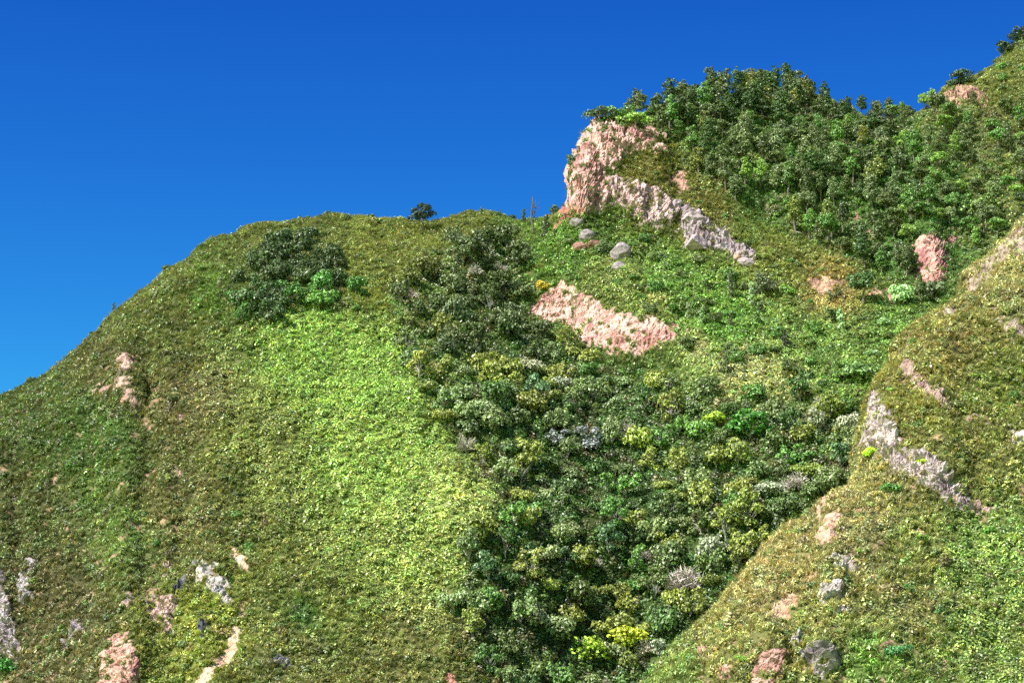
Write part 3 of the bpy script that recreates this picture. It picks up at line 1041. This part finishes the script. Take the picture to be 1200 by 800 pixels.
# the bare snag
i = at(624, 276)
sn_h = 48 * px(SM, i)
rg = np.random.default_rng(4)
me = trunk_mesh('trunk', sn_h, .24, [(rg.uniform(-.9, .9), rg.uniform(-.6, .6), sn_h * k) for k in (.5, .62, .7, .78, .9)], rg, M_DEAD, bare=True)
me.materials.clear()
me.materials.append(bark_mat('charred_wood', (.03, .027, .025), (.085, .075, .07)))  # snag wood, a darker tone than the other dead wood
root = bpy.data.objects.new('dead_tree', None)
col.objects.link(root)
root.location = SM.P.reshape(-1, 3)[i]
root['label'] = 'thin bare dead tree with stubby branches standing against the sky'
root['category'] = 'tree'
o = bpy.data.objects.new('trunk', me)
o.parent = root
col.objects.link(o)


# words that tell the plants of a mass apart: size, form, colour and the nearest thing one can find
MARKS_T = [(560, 300, 'at the gully head under the skyline knoll'), (480, 380, 'high along the bracken edge'), (640, 400, 'under the tip of the landslide scar'),
           (745, 430, 'under the lower end of the landslide scar'), (530, 470, 'against the bright bracken patch'), (690, 515, 'near the silvery grey shrubs'),
           (850, 500, 'just below the herb slope'), (960, 510, 'facing the pale crag'), (590, 620, 'at the lower point of the bracken patch'),
           (700, 640, 'midway down the gully floor'), (800, 690, 'near the large grey leafless shrub'), (900, 600, 'along the foot of the spur crest'),
           (570, 740, 'beside the foot of the dome'), (715, 755, 'around the yellow flowering shrubs')]
MARKS_W = [(750, 140, 'next to the cliff lip'), (800, 175, 'above the rubbly ledge'), (850, 215, 'above the lilac rocks'), (880, 115, 'along the middle of the ridge'),
           (890, 170, 'around the sunny clearing'), (980, 125, 'where the ridge dips to the saddle'), (960, 190, 'in the heart of the wood'), (960, 270, 'at the lower edge of the wood'),
           (1060, 150, 'below the skyline saddle'), (1130, 140, 'under the layered crest crag'), (1100, 260, 'above the pink scarp'), (1040, 310, 'beside the pink scarp'),
           (1180, 190, 'under the highest crest trees'), (1050, 220, 'in the fold below the saddle'), (1150, 250, 'above the stony spur rim')]
MARKS_H = [(660, 290, 'near the pale boulders'), (720, 330, 'above the landslide scar'), (800, 350, 'below the broken lilac rocks'), (900, 330, 'under the wood edge'),
           (860, 420, 'among pale grass on the herb slope'), (960, 400, 'on the herb slope near the spur'), (1040, 380, 'below the pink scarp'), (830, 230, 'on the ledge above the lilac rocks'),
           (100, 500, 'below the pale rock streaks'), (60, 620, 'on the dome flank'), (250, 300, 'on the dome shoulder'), (440, 280, 'near the lone skyline tree'),
           (330, 700, 'beside the dirt track'), (440, 720, 'at the dome foot'), (300, 420, 'below the dark clump')]
MARKS_S = [(1100, 400, 'above the brown stony band'), (1150, 530, 'above the pale crag rocks'), (1050, 620, 'below the pale crag'), (1160, 690, 'in the bright herb patch'),
           (960, 700, 'near the pale rock spill'), (860, 740, 'along the lower spur crest'), (1050, 760, 'at the spur foot'), (1180, 330, 'under the stony rim')]
FORM = dict(tall='slender', broad='broad', round='rounded', loose='loose', flat='spreading', column='upright', twiggy='twiggy')


def describe(u, v, marks, kind, rel, colour, noun):
    ph = min(marks, key=lambda m: (m[0] - u) ** 2 + (m[1] - v) ** 2)[2]
    size = 'small' if rel < .34 else ('large' if rel > .67 else 'medium')
    return '%s %s %s %s %s' % (size, FORM[kind], colour, noun, ph)


# ------------------------------------------------------------------ masses of trees and shrubs
class Darts:
    def __init__(self, cell):
        self.c, self.g = cell, {}

    def ok(self, p, r):
        k = (int(p[0] // self.c), int(p[1] // self.c))
        n = int(r // self.c) + 1
        for a in range(-n, n + 1):
            for b in range(-n, n + 1):
                for q in self.g.get((k[0] + a, k[1] + b), ()):
                    if (q[0] - p[0]) ** 2 + (q[1] - p[1]) ** 2 < r * r:
                        return False
        return True

    def add(self, p):
        self.g.setdefault((int(p[0] // self.c), int(p[1] // self.c)), []).append(p)


darts = Darts(2.0)
for _u, _v in ((728, 304), (728, 314), (690, 292), (680, 292), (690, 282), (676, 266)):      # keep the boulders clear
    taken.append(SM.P.reshape(-1, 3)[at(_u, _v)])
for p in taken:
    darts.add(p)


def scatter(s, mask, n, rmin):
    """n spots on the slope where mask, at least rmin(u,v) apart"""
    idx = np.nonzero(mask)[0]
    pf = s.P.reshape(-1, 3)
    # equal chance by ground area rather than by vertex
    out = []
    w = (s.d[idx] ** 2)
    w = w / w.sum()
    cand = rng.choice(idx, size=min(len(idx), n * 60), replace=False, p=w)
    for i in cand:
        p = pf[i]
        if darts.ok(p, rmin):
            darts.add(p)
            out.append(int(i))
            if len(out) >= n:
                break
    return out


pfM = SM.P.reshape(-1, 3)
pfN = SN.P.reshape(-1, 3)
inframe = (SM.u > -15) & (SM.u < 1215) & (SM.v > -20) & (SM.v < 825)
front = ~SM.isback
rockfree = SM.rockm < .3
# hidden behind the spur
hid = SM.v > np.interp(SM.u, SKY_N[:, 0], SKY_N[:, 1]) + 26
visM = inframe & ~hid & (SM.u > -10)

mWood = in_poly(SM.nu, SM.nv, Z_WOOD) & rockfree & visM & front & ~in_poly(SM.u, SM.v, [(1066, 272), (1130, 268), (1134, 300), (1116, 356), (1066, 356)])
nearback = np.zeros((SM.R, SM.C), bool)
nearback[SM.row1:SM.row1 + 6] = True
mWoodTop = nearback.ravel() & (SM.u > 735) & (SM.u < 1100)
gapn = fbm(pfM / 16.0, 2, 5.0)
gap = (gapn > .42) & (SM.v > 170)
def pick(options):
    """(weight, colour, word) -> one of them"""
    r = random.random() * sum(o[0] for o in options)
    for w, c, t in options:
        r -= w
        if r <= 0:
            return jit_col(c), t
    return jit_col(options[-1][1]), options[-1][2]


def mass(s, spots, kinds, lo, hi, colours, marks, name, noun, group, sink=.3, tall=1.0):
    pf = s.P.reshape(-1, 3)
    for i in spots:
        kind = random.choice(kinds)
        sc = random.uniform(lo, hi)
        c, word = pick(colours(i) if callable(colours) else colours)
        place_plant(pf[i] - np.array([0, 0, sink]), kind, sc, c, name, describe(s.u[i], s.v[i], marks, kind, (sc - lo) / (hi - lo), word, noun), name, group, tall * random.uniform(.88, 1.15))


top_band = (mWoodTop | (mWood & (SM.v < np.interp(SM.u, SKY_M[:, 0], SKY_M[:, 1]) + 30))) & (SM.u < 1060)
mass(SM, scatter(SM, top_band & (SM.u < 950), 54, 2.1), ['tall', 'tall', 'tall', 'broad'], .72, 1.2,
     [(2, DG * .7, 'dark green'), (2, DG2 * .7, 'deep green'), (.7, OLIVE * .55, 'brownish green')], MARKS_W, 'tree', 'tree against the sky', 'trees along the ridge top')
mass(SM, scatter(SM, top_band & (SM.u >= 950), 16, 2.1), ['tall', 'broad'], .55, .9,
     [(2, DG * .7, 'dark green'), (2, DG2 * .7, 'deep green')], MARKS_W, 'tree', 'tree against the sky', 'trees along the ridge top')
mass(SM, scatter(SM, mWood & ~gap & (SM.v > 135) & (SM.u < 1040), 112, 2.6), ['tall', 'tall', 'broad'], .6, 1.05,
     [(3, DG * .75, 'dark green'), (3, GREYG * .68, 'grey-green'), (2, DG2 * .75, 'deep green'), (1.5, OLIVE * .68, 'olive'), (1.5, GRN * .85, 'fresh green'), (.6, BRIGHT * .8, 'bright green')],
     MARKS_W, 'tree', 'tree', 'wood beside the pink cliff')
mass(SM, scatter(SM, mWood & (SM.u >= 1040), 85, 2.7), ['tall', 'broad', 'broad'], .5, .9,
     [(3, DG * .75, 'dark green'), (2.5, GRN * .8, 'fresh green'), (2, GREYG * .68, 'grey-green'), (1, BRIGHT * .75, 'bright green')],
     MARKS_W, 'tree', 'leafy tree', 'wood under the steep crest')

# thicket
mTh = in_poly(SM.nu, SM.nv, Z_THICKET) & rockfree & inframe & front & ~hid
cn = fbm(pfM / 14.0, 2, 91.0)


def thicket_colours(i):
    x = cn[i]
    if SM.v[i] < 430 and SM.u[i] < 640:
        return [(3, DG * .72, 'dull dark'), (2, GREYG * .62, 'greyish'), (1, OLIVE * .62, 'olive')]
    if x < -.25:
        return [(3, GRN * 1.05, 'fresh green'), (2, DG2, 'dark green'), (1, OLIVE, 'olive'), (1, TEAL, 'bluish green')]
    if x < .25:
        return [(3, OLIVE, 'olive'), (2, GREYG, 'grey-green'), (.6, srgb(118, 132, 66), 'yellowish green'), (1, DG, 'dull dark')]
    return [(3, GREYG, 'grey-green'), (2, DG2, 'dark green'), (1, OLIVE, 'olive'), (1, GREY, 'silvery green')]


mass(SM, scatter(SM, mTh, 225, 3.2), ['round', 'round', 'loose', 'loose', 'flat'], 1.0, 1.75, thicket_colours, MARKS_T, 'shrub', 'shrub', 'shrubs of the gully thicket', .35, 1.25)
mass(SM, scatter(SM, mTh, 14, 2.0), ['twiggy'], .7, 1.1, [(1, TWG * .5, 'grey leafless')], MARKS_T, 'shrub', 'shrub', 'grey leafless shrubs of the thicket', .1)
# dark clump on the dome
mCl = in_poly(SM.nu, SM.nv, Z_CLUMP) & front
mass(SM, scatter(SM, mCl, 46, 2.0), ['round', 'loose', 'round'], 1.0, 1.7, lambda i: ([(1, srgb(56, 72, 44), 'blackish green')] if SM.v[i] < 340 else [(2, srgb(60, 84, 48), 'dark green'), (1, srgb(72, 110, 56), 'fresh green')]),
     [(300, 340, 'in the dense clump on the dome, shoulder side'), (345, 300, 'in the dense clump on the dome, upper edge'), (390, 330, 'in the dense clump on the dome, gully side'),
      (340, 360, 'in the dense clump on the dome, lower edge')], 'shrub', 'shrub', 'dark clump on the dome', .2, 1.15)
# single low bushes over the open ground
opn = front & inframe & ~hid & rockfree
mH = opn & in_poly(SM.nu, SM.nv, Z_GREEN)
mass(SM, scatter(SM, mH, 74, 2.8), ['round', 'flat', 'loose', 'round', 'column'], .4, 1.15,
     [(3, GRN * .9, 'fresh green'), (4, DG, 'dark green'), (2, GREYG, 'grey-green'), (1, BRIGHT, 'bright green'), (1, PALE * .8, 'pale bluish')], MARKS_H, 'bush', 'bush', 'bushes over the herb slope', .15)
mL = opn & ~mH & in_poly(SM.u, SM.v, [(740, 190), (800, 195), (900, 250), (1000, 300), (1000, 345), (900, 320), (860, 290), (800, 235)])
mass(SM, scatter(SM, mL, 22, 2.2), ['round', 'flat'], .3, .75,
     [(3, GRN, 'fresh green'), (2, DG, 'dark green'), (2, OLIVE, 'olive')], MARKS_H, 'bush', 'ledge bush', 'bushes on the ledge beside the cliff', .15)
mD = opn & (SM.u < 560) & ~in_poly(SM.u, SM.v, Z_LIME) & ~in_poly(SM.u, SM.v, Z_THICKET)
mass(SM, scatter(SM, mD, 58, 3.0), ['round', 'flat', 'flat'], .26, .62,
     [(3, GRN * .9, 'fresh green'), (3, DG, 'dark green'), (1, GREYG, 'grey-green')], MARKS_H, 'bush', 'bush', 'low bushes over the dome', .15)
mSk = front & (SM.u > 20) & (SM.u < 600) & (SM.v < np.interp(SM.u, SKY_M[:, 0], SKY_M[:, 1]) + 3)
mass(SM, scatter(SM, mSk, 26, 3.4), ['round', 'column', 'flat'], .28, .62, [(1, srgb(66, 86, 56), 'dark')],
     [(80, 420, 'on the skyline of the lower dome shoulder'), (180, 325, 'on the skyline of the upper dome shoulder'), (340, 256, 'on the flat dome skyline'), (470, 266, 'on the skyline saddle'), (560, 250, 'on the skyline knoll')],
     'bush', 'bush', 'tiny bushes along the skyline', .1)
mC = front & rockfree & in_poly(SM.u, SM.v, [(1100, 128), (1112, 100), (1150, 90), (1200, 42), (1210, 160), (1150, 132)])
mass(SM, scatter(SM, mC, 30, 2.2), ['round', 'flat', 'loose'], .35, .95,
     [(3, DG, 'dark green'), (2, GRN, 'fresh green'), (2, OLIVE, 'olive')], [(1120, 115, 'beside the layered crest crag'), (1180, 110, 'on the steep crest slope'), (1190, 60, 'under the highest crest trees')],
     'bush', 'bush', 'bushes on the steep crest', .15)
fN = ~SN.isback & (SN.u < 1205) & (SN.v < 815) & (SN.rockm < .3)
mass(SN, scatter(SN, fN, 34, 3.0), ['round', 'flat', 'flat'], .22, .55,
     [(3, GRN * .95, 'fresh green'), (2, DG, 'dark green'), (2, BRIGHT, 'bright green'), (1, OLIVE, 'olive')], MARKS_S, 'bush', 'bush', 'low bushes over the spur', .12)
print('plants', N_PLANT)

# ------------------------------------------------------------------ boulders and loose stones
def stone_mesh(name, seed, sub=3, sharp=.3, h0=.5, h1=.8):
    import bmesh
    bm = bmesh.new()
    bmesh.ops.create_icosphere(bm, subdivisions=sub, radius=1.0)
    rg = np.random.default_rng(seed)
    co = np.array([v.co[:] for v in bm.verts])
    for k in range(16):                     # broken flat faces
        n = rg.normal(size=3)
        n /= np.linalg.norm(n)
        h = rg.uniform(h0, h1)
        dd = co @ n
        co = co - np.clip(dd - h, 0, None)[:, None] * n
    co = co * (1 + sharp * (.8 * ridged(co * 1.1, 3, seed * 3.3) - .3)[:, None] * .6)
    for v, c in zip(bm.verts, co):
        v.co = c
    me = bpy.data.meshes.new(name)
    bm.to_mesh(me)
    bm.free()
    me.materials.append(M_STONE)
    return me


STONES = [stone_mesh('boulder', 20 + i, 4) for i in range(6)]
SMALL = [stone_mesh('stone', 40 + i, 2, .5) for i in range(6)]
ROUNDED = [stone_mesh('rounded_boulder', 60 + i, 4, .16, .74, .95) for i in range(3)]
boulders = [
    (728, 302, 21, 21, 'large round lilac boulder alone on the green slope below the cliff'),
    (726, 315, 15, 10, 'low pale stone just below the large round boulder'),
    (676, 264, 14, 10, 'small pale boulder nearest the cliff foot on the slope'),
    (688, 280, 16, 13, 'grey boulder on the slope midway to the large round one'),
    (679, 292, 17, 11, 'flat pale boulder on the green slope next to a reddish one'),
    (696, 290, 17, 12, 'reddish brown boulder beside the flat pale one'),
    (810, 258, 34, 20, 'long lilac slab heading the broken rocks beside the cliff'),
    (816, 286, 34, 26, 'biggest blocky grey rock under the long lilac slab'),
    (839, 271, 20, 13, 'pale angular block wedged beside the long lilac slab'),
    (850, 292, 24, 18, 'jagged lilac rock below the angular block'),
    (864, 300, 16, 16, 'pinkish rock between the jagged one and the lowest slab'),
    (876, 308, 24, 12, 'lowest pale slab of the broken rocks beside the cliff'),
    (792, 240, 16, 14, 'lilac rock wedged between the cliff and the long slab'),
]
for k, (u, v, w, h, lb) in enumerate(boulders):
    i = at(u, v)
    m = px(SM, i)
    o = bpy.data.objects.new('boulder', STONES[k % 6])
    col.objects.link(o)
    o.location = pfM[i] + np.array([0, 0, (.05 if u > 780 else .22) * h * m])
    o.scale = (w * m * .60, min(w, h * 1.3) * m * .55, h * m * .62)
    o.rotation_euler = (random.uniform(-.2, .2), .25 if w > 18 else random.uniform(-.3, .3), random.uniform(-.4, .4))
    o['label'] = lb
    o['category'] = 'boulder'
    if u > 780:
        o.scale = tuple(x * .82 for x in o.scale)
        o.location.z -= .12 * h * m
    if u < 740:
        o.data = ROUNDED[k % 3]
    c = srgb(172, 128, 116) if 'redd' in lb else srgb(198, 158, 150) if 'pinkish' in lb else LILAC
    o.color = (*(jit_col(c * (.5 if u < 740 else .62), .1, .04)), 1)

for ri, (sh, nm, lb, c1, c2, rel, st, polys, ns) in enumerate(ROCKS):
    if ns == 0 or ri not in rock_obj:
        continue
    s = SM if sh == 'M' else SN
    pf = s.P.reshape(-1, 3)
    idx = np.nonzero((s.rid == ri) & (s.u > 0) & (s.u < 1200) & (s.v < 800))[0]
    if len(idx) == 0:
        continue
    for q in range(ns):
        i = int(random.choice(idx))
        m = px(s, i)
        o = bpy.data.objects.new('stone', SMALL[(q + ri) % 6])
        col.objects.link(o)
        o.parent = rock_obj[ri]
        r = random.uniform(2.2, 5.0) * m * (1.0 if nm != 'cliff' else 1.3)
        o.location = pf[i] - np.array([0, 0, .25 * r])
        o.scale = (r * random.uniform(.8, 1.3), r, r * random.uniform(.6, 1.1))
        o.rotation_euler = [random.uniform(0, 6.28) for _ in range(3)]
        cc = c1 * (.85 if random.random() < .7 else .5)
        o.color = (*(jit_col(cc * .62, .12, .03)), 1)


# ------------------------------------------------------------------ ground cover: grass, bracken, low scrub, small flowers (uncountable)
def tuft_blades(name, rg, n, length, width, spread):
    """arching blades, two quads each"""
    Q = []
    for k in range(n):
        a = rg.uniform(0, 6.283)
        o = rg.uniform(0, .16)
        tilt = rg.uniform(.15, spread)
        L = length * rg.uniform(.6, 1.15)
        d = np.array([math.cos(a), math.sin(a), 0])
        sd = np.array([-math.sin(a), math.cos(a), 0]) * width * rg.uniform(.6, 1.2)
        p0 = d * o
        p1 = p0 + (d * math.sin(tilt) + np.array([0, 0, math.cos(tilt)])) * L * .6
        t2 = min(tilt + rg.uniform(.5, 1.0), 2.1)
        p2 = p1 + (d * math.sin(t2) + np.array([0, 0, math.cos(t2)])) * L * .45
        Q.append([p0 - sd * .5, p0 + sd * .5, p1 + sd * .5, p1 - sd * .5])
        Q.append([p1 - sd * .5, p1 + sd * .5, p2 + sd * .1, p2 - sd * .1])
    return quads_mesh(name, np.array(Q), M_TUFT)


def tuft_leaves(name, rg, n, r, h, size):
    d = rg.normal(size=(n, 3))
    d[:, 2] = np.abs(d[:, 2])
    d /= np.linalg.norm(d, axis=1)[:, None]
    c = d * rg.uniform(.6, 1.05, n)[:, None] * np.array([r, r, h])
    nrm = d + .6 * rg.normal(size=(n, 3)) + np.array([0, 0, .5])
    nrm /= np.linalg.norm(nrm, axis=1)[:, None]
    return quads_mesh(name, leaf_quads(c, nrm, size * (.6 + .8 * rg.random(n)), rg, .55, .3), M_TUFT)


def proto_collection(name, meshes):
    c = bpy.data.collections.new(name)
    for k, m in enumerate(meshes):
        o = bpy.data.objects.new('%s_%02d' % (name, k), m)
        c.objects.link(o)
    return c


rg = np.random.default_rng(77)
C_GRASS = proto_collection('grass_tuft', [tuft_blades('tuft', rg, 15, .95, .10, .85) for k in range(5)])
C_FERN = proto_collection('bracken_frond', [tuft_leaves('frond', rg, 36, .58, .7, .19) for k in range(5)])
C_SCRUB = proto_collection('scrub_clump', [tuft_leaves('clump', rg, 110, .75, .85, .16) for k in range(5)])
C_FLOWER = proto_collection('flower_head', [tuft_leaves('flower', rg, 12, .3, .55, .09) for k in range(3)])


def stuff(name, label, pts, nrm, scl, tint, coll, npick, cat):
    n = len(pts)
    me = bpy.data.meshes.new(name)
    me.vertices.add(n)
    me.vertices.foreach_set('co', pts.astype(np.float32).ravel())
    # lean halfway between upright and the slope's normal, random turn
    rot = np.zeros((n, 3), np.float32)
    up = nrm * .35 + np.array([0, 0, 1.0]) + .12 * rng.normal(size=(n, 3))
    up /= np.linalg.norm(up, axis=1)[:, None]
    rot[:, 0] = -np.arcsin(np.clip(up[:, 1], -1, 1))
    rot[:, 1] = np.arcsin(np.clip(up[:, 0], -1, 1))
    # XYZ euler: spin about own axis first is not possible, so spin is baked by choosing among turned prototypes and a small z turn
    rot[:, 2] = rng.uniform(-.5, .5, n)
    for nm, typ, dat in (('rot', 'FLOAT_VECTOR', rot.ravel()), ('scl', 'FLOAT', scl.astype(np.float32)),
                         ('pick', 'INT', rng.integers(0, npick, n).astype(np.int32))):
        a = me.attributes.new(nm, typ, 'POINT')
        a.data.foreach_set('vector' if typ == 'FLOAT_VECTOR' else 'value', dat)
    a = me.attributes.new('tint', 'FLOAT_COLOR', 'POINT')
    a.data.foreach_set('color', np.concatenate([np.clip(tint, .004, .9), np.ones((n, 1))], 1).astype(np.float32).ravel())
    ob = bpy.data.objects.new(name, me)
    col.objects.link(ob)
    ob['kind'] = 'stuff'
    ob['label'] = label
    ob['category'] = cat
    ng = bpy.data.node_groups.new(name + '_spread', 'GeometryNodeTree')
    ng.interface.new_socket('Geometry', in_out='INPUT', socket_type='NodeSocketGeometry')
    ng.interface.new_socket('Geometry', in_out='OUTPUT', socket_type='NodeSocketGeometry')
    N, L = ng.nodes, ng.links
    gi, go = N.new('NodeGroupInput'), N.new('NodeGroupOutput')
    ins = N.new('GeometryNodeInstanceOnPoints')
    ci = N.new('GeometryNodeCollectionInfo')
    ci.inputs['Collection'].default_value = coll
    ci.inputs['Separate Children'].default_value = True
    ci.inputs['Reset Children'].default_value = True
    ins.inputs['Pick Instance'].default_value = True
    for nm, typ, sock in (('rot', 'FLOAT_VECTOR', 'Rotation'), ('scl', 'FLOAT', 'Scale'), ('pick', 'INT', 'Instance Index')):
        na = N.new('GeometryNodeInputNamedAttribute')
        na.data_type = typ
        na.inputs['Name'].default_value = nm
        L.new(na.outputs['Attribute'], ins.inputs[sock])
    L.new(gi.outputs[0], ins.inputs['Points'])
    L.new(ci.outputs[0], ins.inputs['Instance'])
    L.new(ins.outputs[0], go.inputs[0])
    md = ob.modifiers.new('spread', 'NODES')
    md.node_group = ng
    return ob


def sample_points(s, n, weight):
    """n random points on the sheet's cells, chance by weight and cell area"""
    R, C = s.R, s.C
    P = s.P
    e1 = P[1:, :-1] - P[:-1, :-1]
    e2 = P[:-1, 1:] - P[:-1, :-1]
    area = np.linalg.norm(np.cross(e1, e2), axis=2)
    w = (weight.reshape(R, C)[:-1, :-1] * area).ravel()
    cum = np.cumsum(w)
    k = np.searchsorted(cum, rng.random(n) * cum[-1])
    k = np.clip(k, 0, len(w) - 1)
    r, c = k // (C - 1), k % (C - 1)
    a, b = rng.random(n)[:, None], rng.random(n)[:, None]
    p = P[r, c] * (1 - a) * (1 - b) + P[r + 1, c] * a * (1 - b) + P[r, c + 1] * (1 - a) * b + P[r + 1, c + 1] * a * b
    return p, s.N[r, c], r * C + c, cum[-1]


ALB = np.array([1.22, 1.10, 1.10])


def cover(kind):
    out = []
    for s in (SM, SN):
        pf = s.P.reshape(-1, 3)
        vis = (s.u > -150) & (s.u < 1380) & (s.v < 848) & (s.v > -130)
        if s is SM:
            vis &= ~(s.v > np.interp(s.u, SKY_N[:, 0], SKY_N[:, 1]) + 80)
        rows = np.arange(s.R)[:, None] * np.ones((1, s.C), int)
        vis &= (rows.ravel() < s.row1 + 7)
        free = np.clip(1 - 1.15 * s.rockm, 0, 1) * (1 - .72 * s.bare) + .025
        if s is SM:
            lime = soft(s.u, s.v, Z_LIME, 8, s.nu - s.u, s.nv - s.v)
            thick = soft(s.u, s.v, Z_THICKET, 4, s.nu - s.u, s.nv - s.v)
            clump = soft(s.u, s.v, Z_CLUMP, 4, s.nu - s.u, s.nv - s.v)
            wood = soft(s.u, s.v, Z_WOOD, 6, s.nu - s.u, s.nv - s.v)
            green = soft(s.u, s.v, Z_GREEN, 10, s.nu - s.u, s.nv - s.v)
        else:
            lime = thick = clump = wood = np.zeros(len(pf))
            green = soft(s.u, s.v, [(1100, 640), (1150, 600), (1210, 600), (1210, 820), (1130, 820), (1120, 720)], 12, s.nu - s.u, s.nv - s.v)
        n1 = fbm(pf / 8.0, 3, 55.0)
        n2 = fbm(pf / 2.8, 2, 66.0)
        if kind == 'grass':
            w = vis * free * (1 - .75 * thick) * (1 - .6 * wood) * (1 - .65 * lime) * (1 - .5 * green) * np.clip(1.0 + .5 * n2, .1, 2)
            dens = 2.9
        elif kind == 'fern':
            w = vis * free * np.clip(lime * 1.0 + green * .8 + .15 + .5 * np.clip(n1, 0, 1), 0, 1) * (1 - .6 * thick) * (1 - .5 * wood) * np.clip(1 + .6 * n2, .1, 2)
            dens = 2.3
        elif kind == 'scrub':
            rough_ = np.clip((330 - s.u) / 120, 0, 1) if s is SM else np.full(len(pf), .7)
            base = np.clip((n1 - .12 + .10 * rough_) * 1.7, 0, 1) * (.45 + .35 * rough_) + .04 + .05 * rough_
            w = vis * np.clip(1 - 1.6 * s.rockm, 0, 1) * np.clip(base * (1 - .75 * lime) + .85 * thick + .8 * wood + .8 * clump + .55 * green * np.clip(n2 + .5, 0, 1), 0, 1)
            dens = .8
        else:
            w = vis * free * np.clip(fbm(pf / 5.0, 2, 99.0) - .45, 0, 1) * (1 - lime) * (1 - thick) * (1 - wood)
            dens = .8
        R, C = s.R, s.C
        e1 = s.P[1:, :-1] - s.P[:-1, :-1]
        e2 = s.P[:-1, 1:] - s.P[:-1, :-1]
        area = np.linalg.norm(np.cross(e1, e2), axis=2)
        n = int((w.reshape(R, C)[:-1, :-1] * area).sum() * dens)
        p, nr, k, _ = sample_points(s, n, w)
        uu, vv, _ = project(p)
        tint = sward(s.key, uu, vv) * ALB
        jr = rng.random(n)
        patch = fbm(p / 3.5, 2, 44.0)
        if kind == 'grass':
            tan = srgb(178, 166, 112) * .85
            f = np.clip(.03 + .40 * patch + .30 * (jr - .5), 0, .65)[:, None] * (1 - .6 * lime[k])[:, None]
            tint = tint * (1 - f) + tan * f
            scl = rng.uniform(.5, 1.25, n) * (1 + .35 * np.clip(patch, -1, 1))
        elif kind == 'fern':
            tint = tint * (np.array([.98, 1.05, .9]))
            scl = rng.uniform(.5, 1.35, n) * (1 + .35 * np.clip(patch, -1, 1))
        elif kind == 'scrub':
            g = np.where((fbm(p / 5.0, 2, 17.0) + .5 * (jr - .5) > .22)[:, None], srgb(98, 92, 60), np.where((jr < .5)[:, None], srgb(86, 124, 52), srgb(72, 100, 48))) * ALB
            f = np.clip(.55 + .5 * patch, .1, 1)[:, None]
            dk = (np.maximum(thick, clump)[k])[:, None]
            tint = tint * (1 - f) + g * f
            tint = tint * (1 - .12 * dk)
            scl = rng.uniform(.45, 1.25, n) * (1 + .35 * thick[k])
        else:
            tint = np.where(jr[:, None] < .75, srgb(226, 186, 60), srgb(224, 150, 70)) * np.ones((n, 1)) * .8
            scl = rng.uniform(.5, 1.0, n)
        tint = tint * .88 + .12 * tint.mean(1, keepdims=True)
        tint = tint * (1 + .30 * np.clip(fbm(p / 6.5, 3, 123.0), -1, 1))[:, None]
        tint = tint * (rng.uniform(.6, 1.4, n) * (1 + .3 * np.clip(fbm(p / 1.6, 2, 5.5), -1, 1)))[:, None] * (1 + .10 * rng.normal(size=(n, 3)) * np.array([1, .3, .8]))
        out.append((p - np.array([0, 0, .05]), nr, scl, tint))
    return [np.concatenate([o[i] for o in out]) for i in range(4)]


for kind, name, label, cc, npk, cat in (
        ('grass', 'grass', 'rough olive and straw coloured grass tussocks over dome and spur', C_GRASS, 5, 'grass'),
        ('fern', 'bracken', 'lime green leafy bracken carpet on the dome and open slopes', C_FERN, 5, 'bracken'),
        ('scrub', 'undergrowth', 'low green scrub and saplings filling between the shrubs and trees', C_SCRUB, 5, 'undergrowth'),
        ('flower', 'wildflowers', 'small orange and yellow wildflower patches in the grass', C_FLOWER, 3, 'wildflowers')):
    p, nr, scl, tint = cover(kind)
    print(kind, len(p))
    stuff(name, label, p, nr, scl, tint, cc, npk, cat)
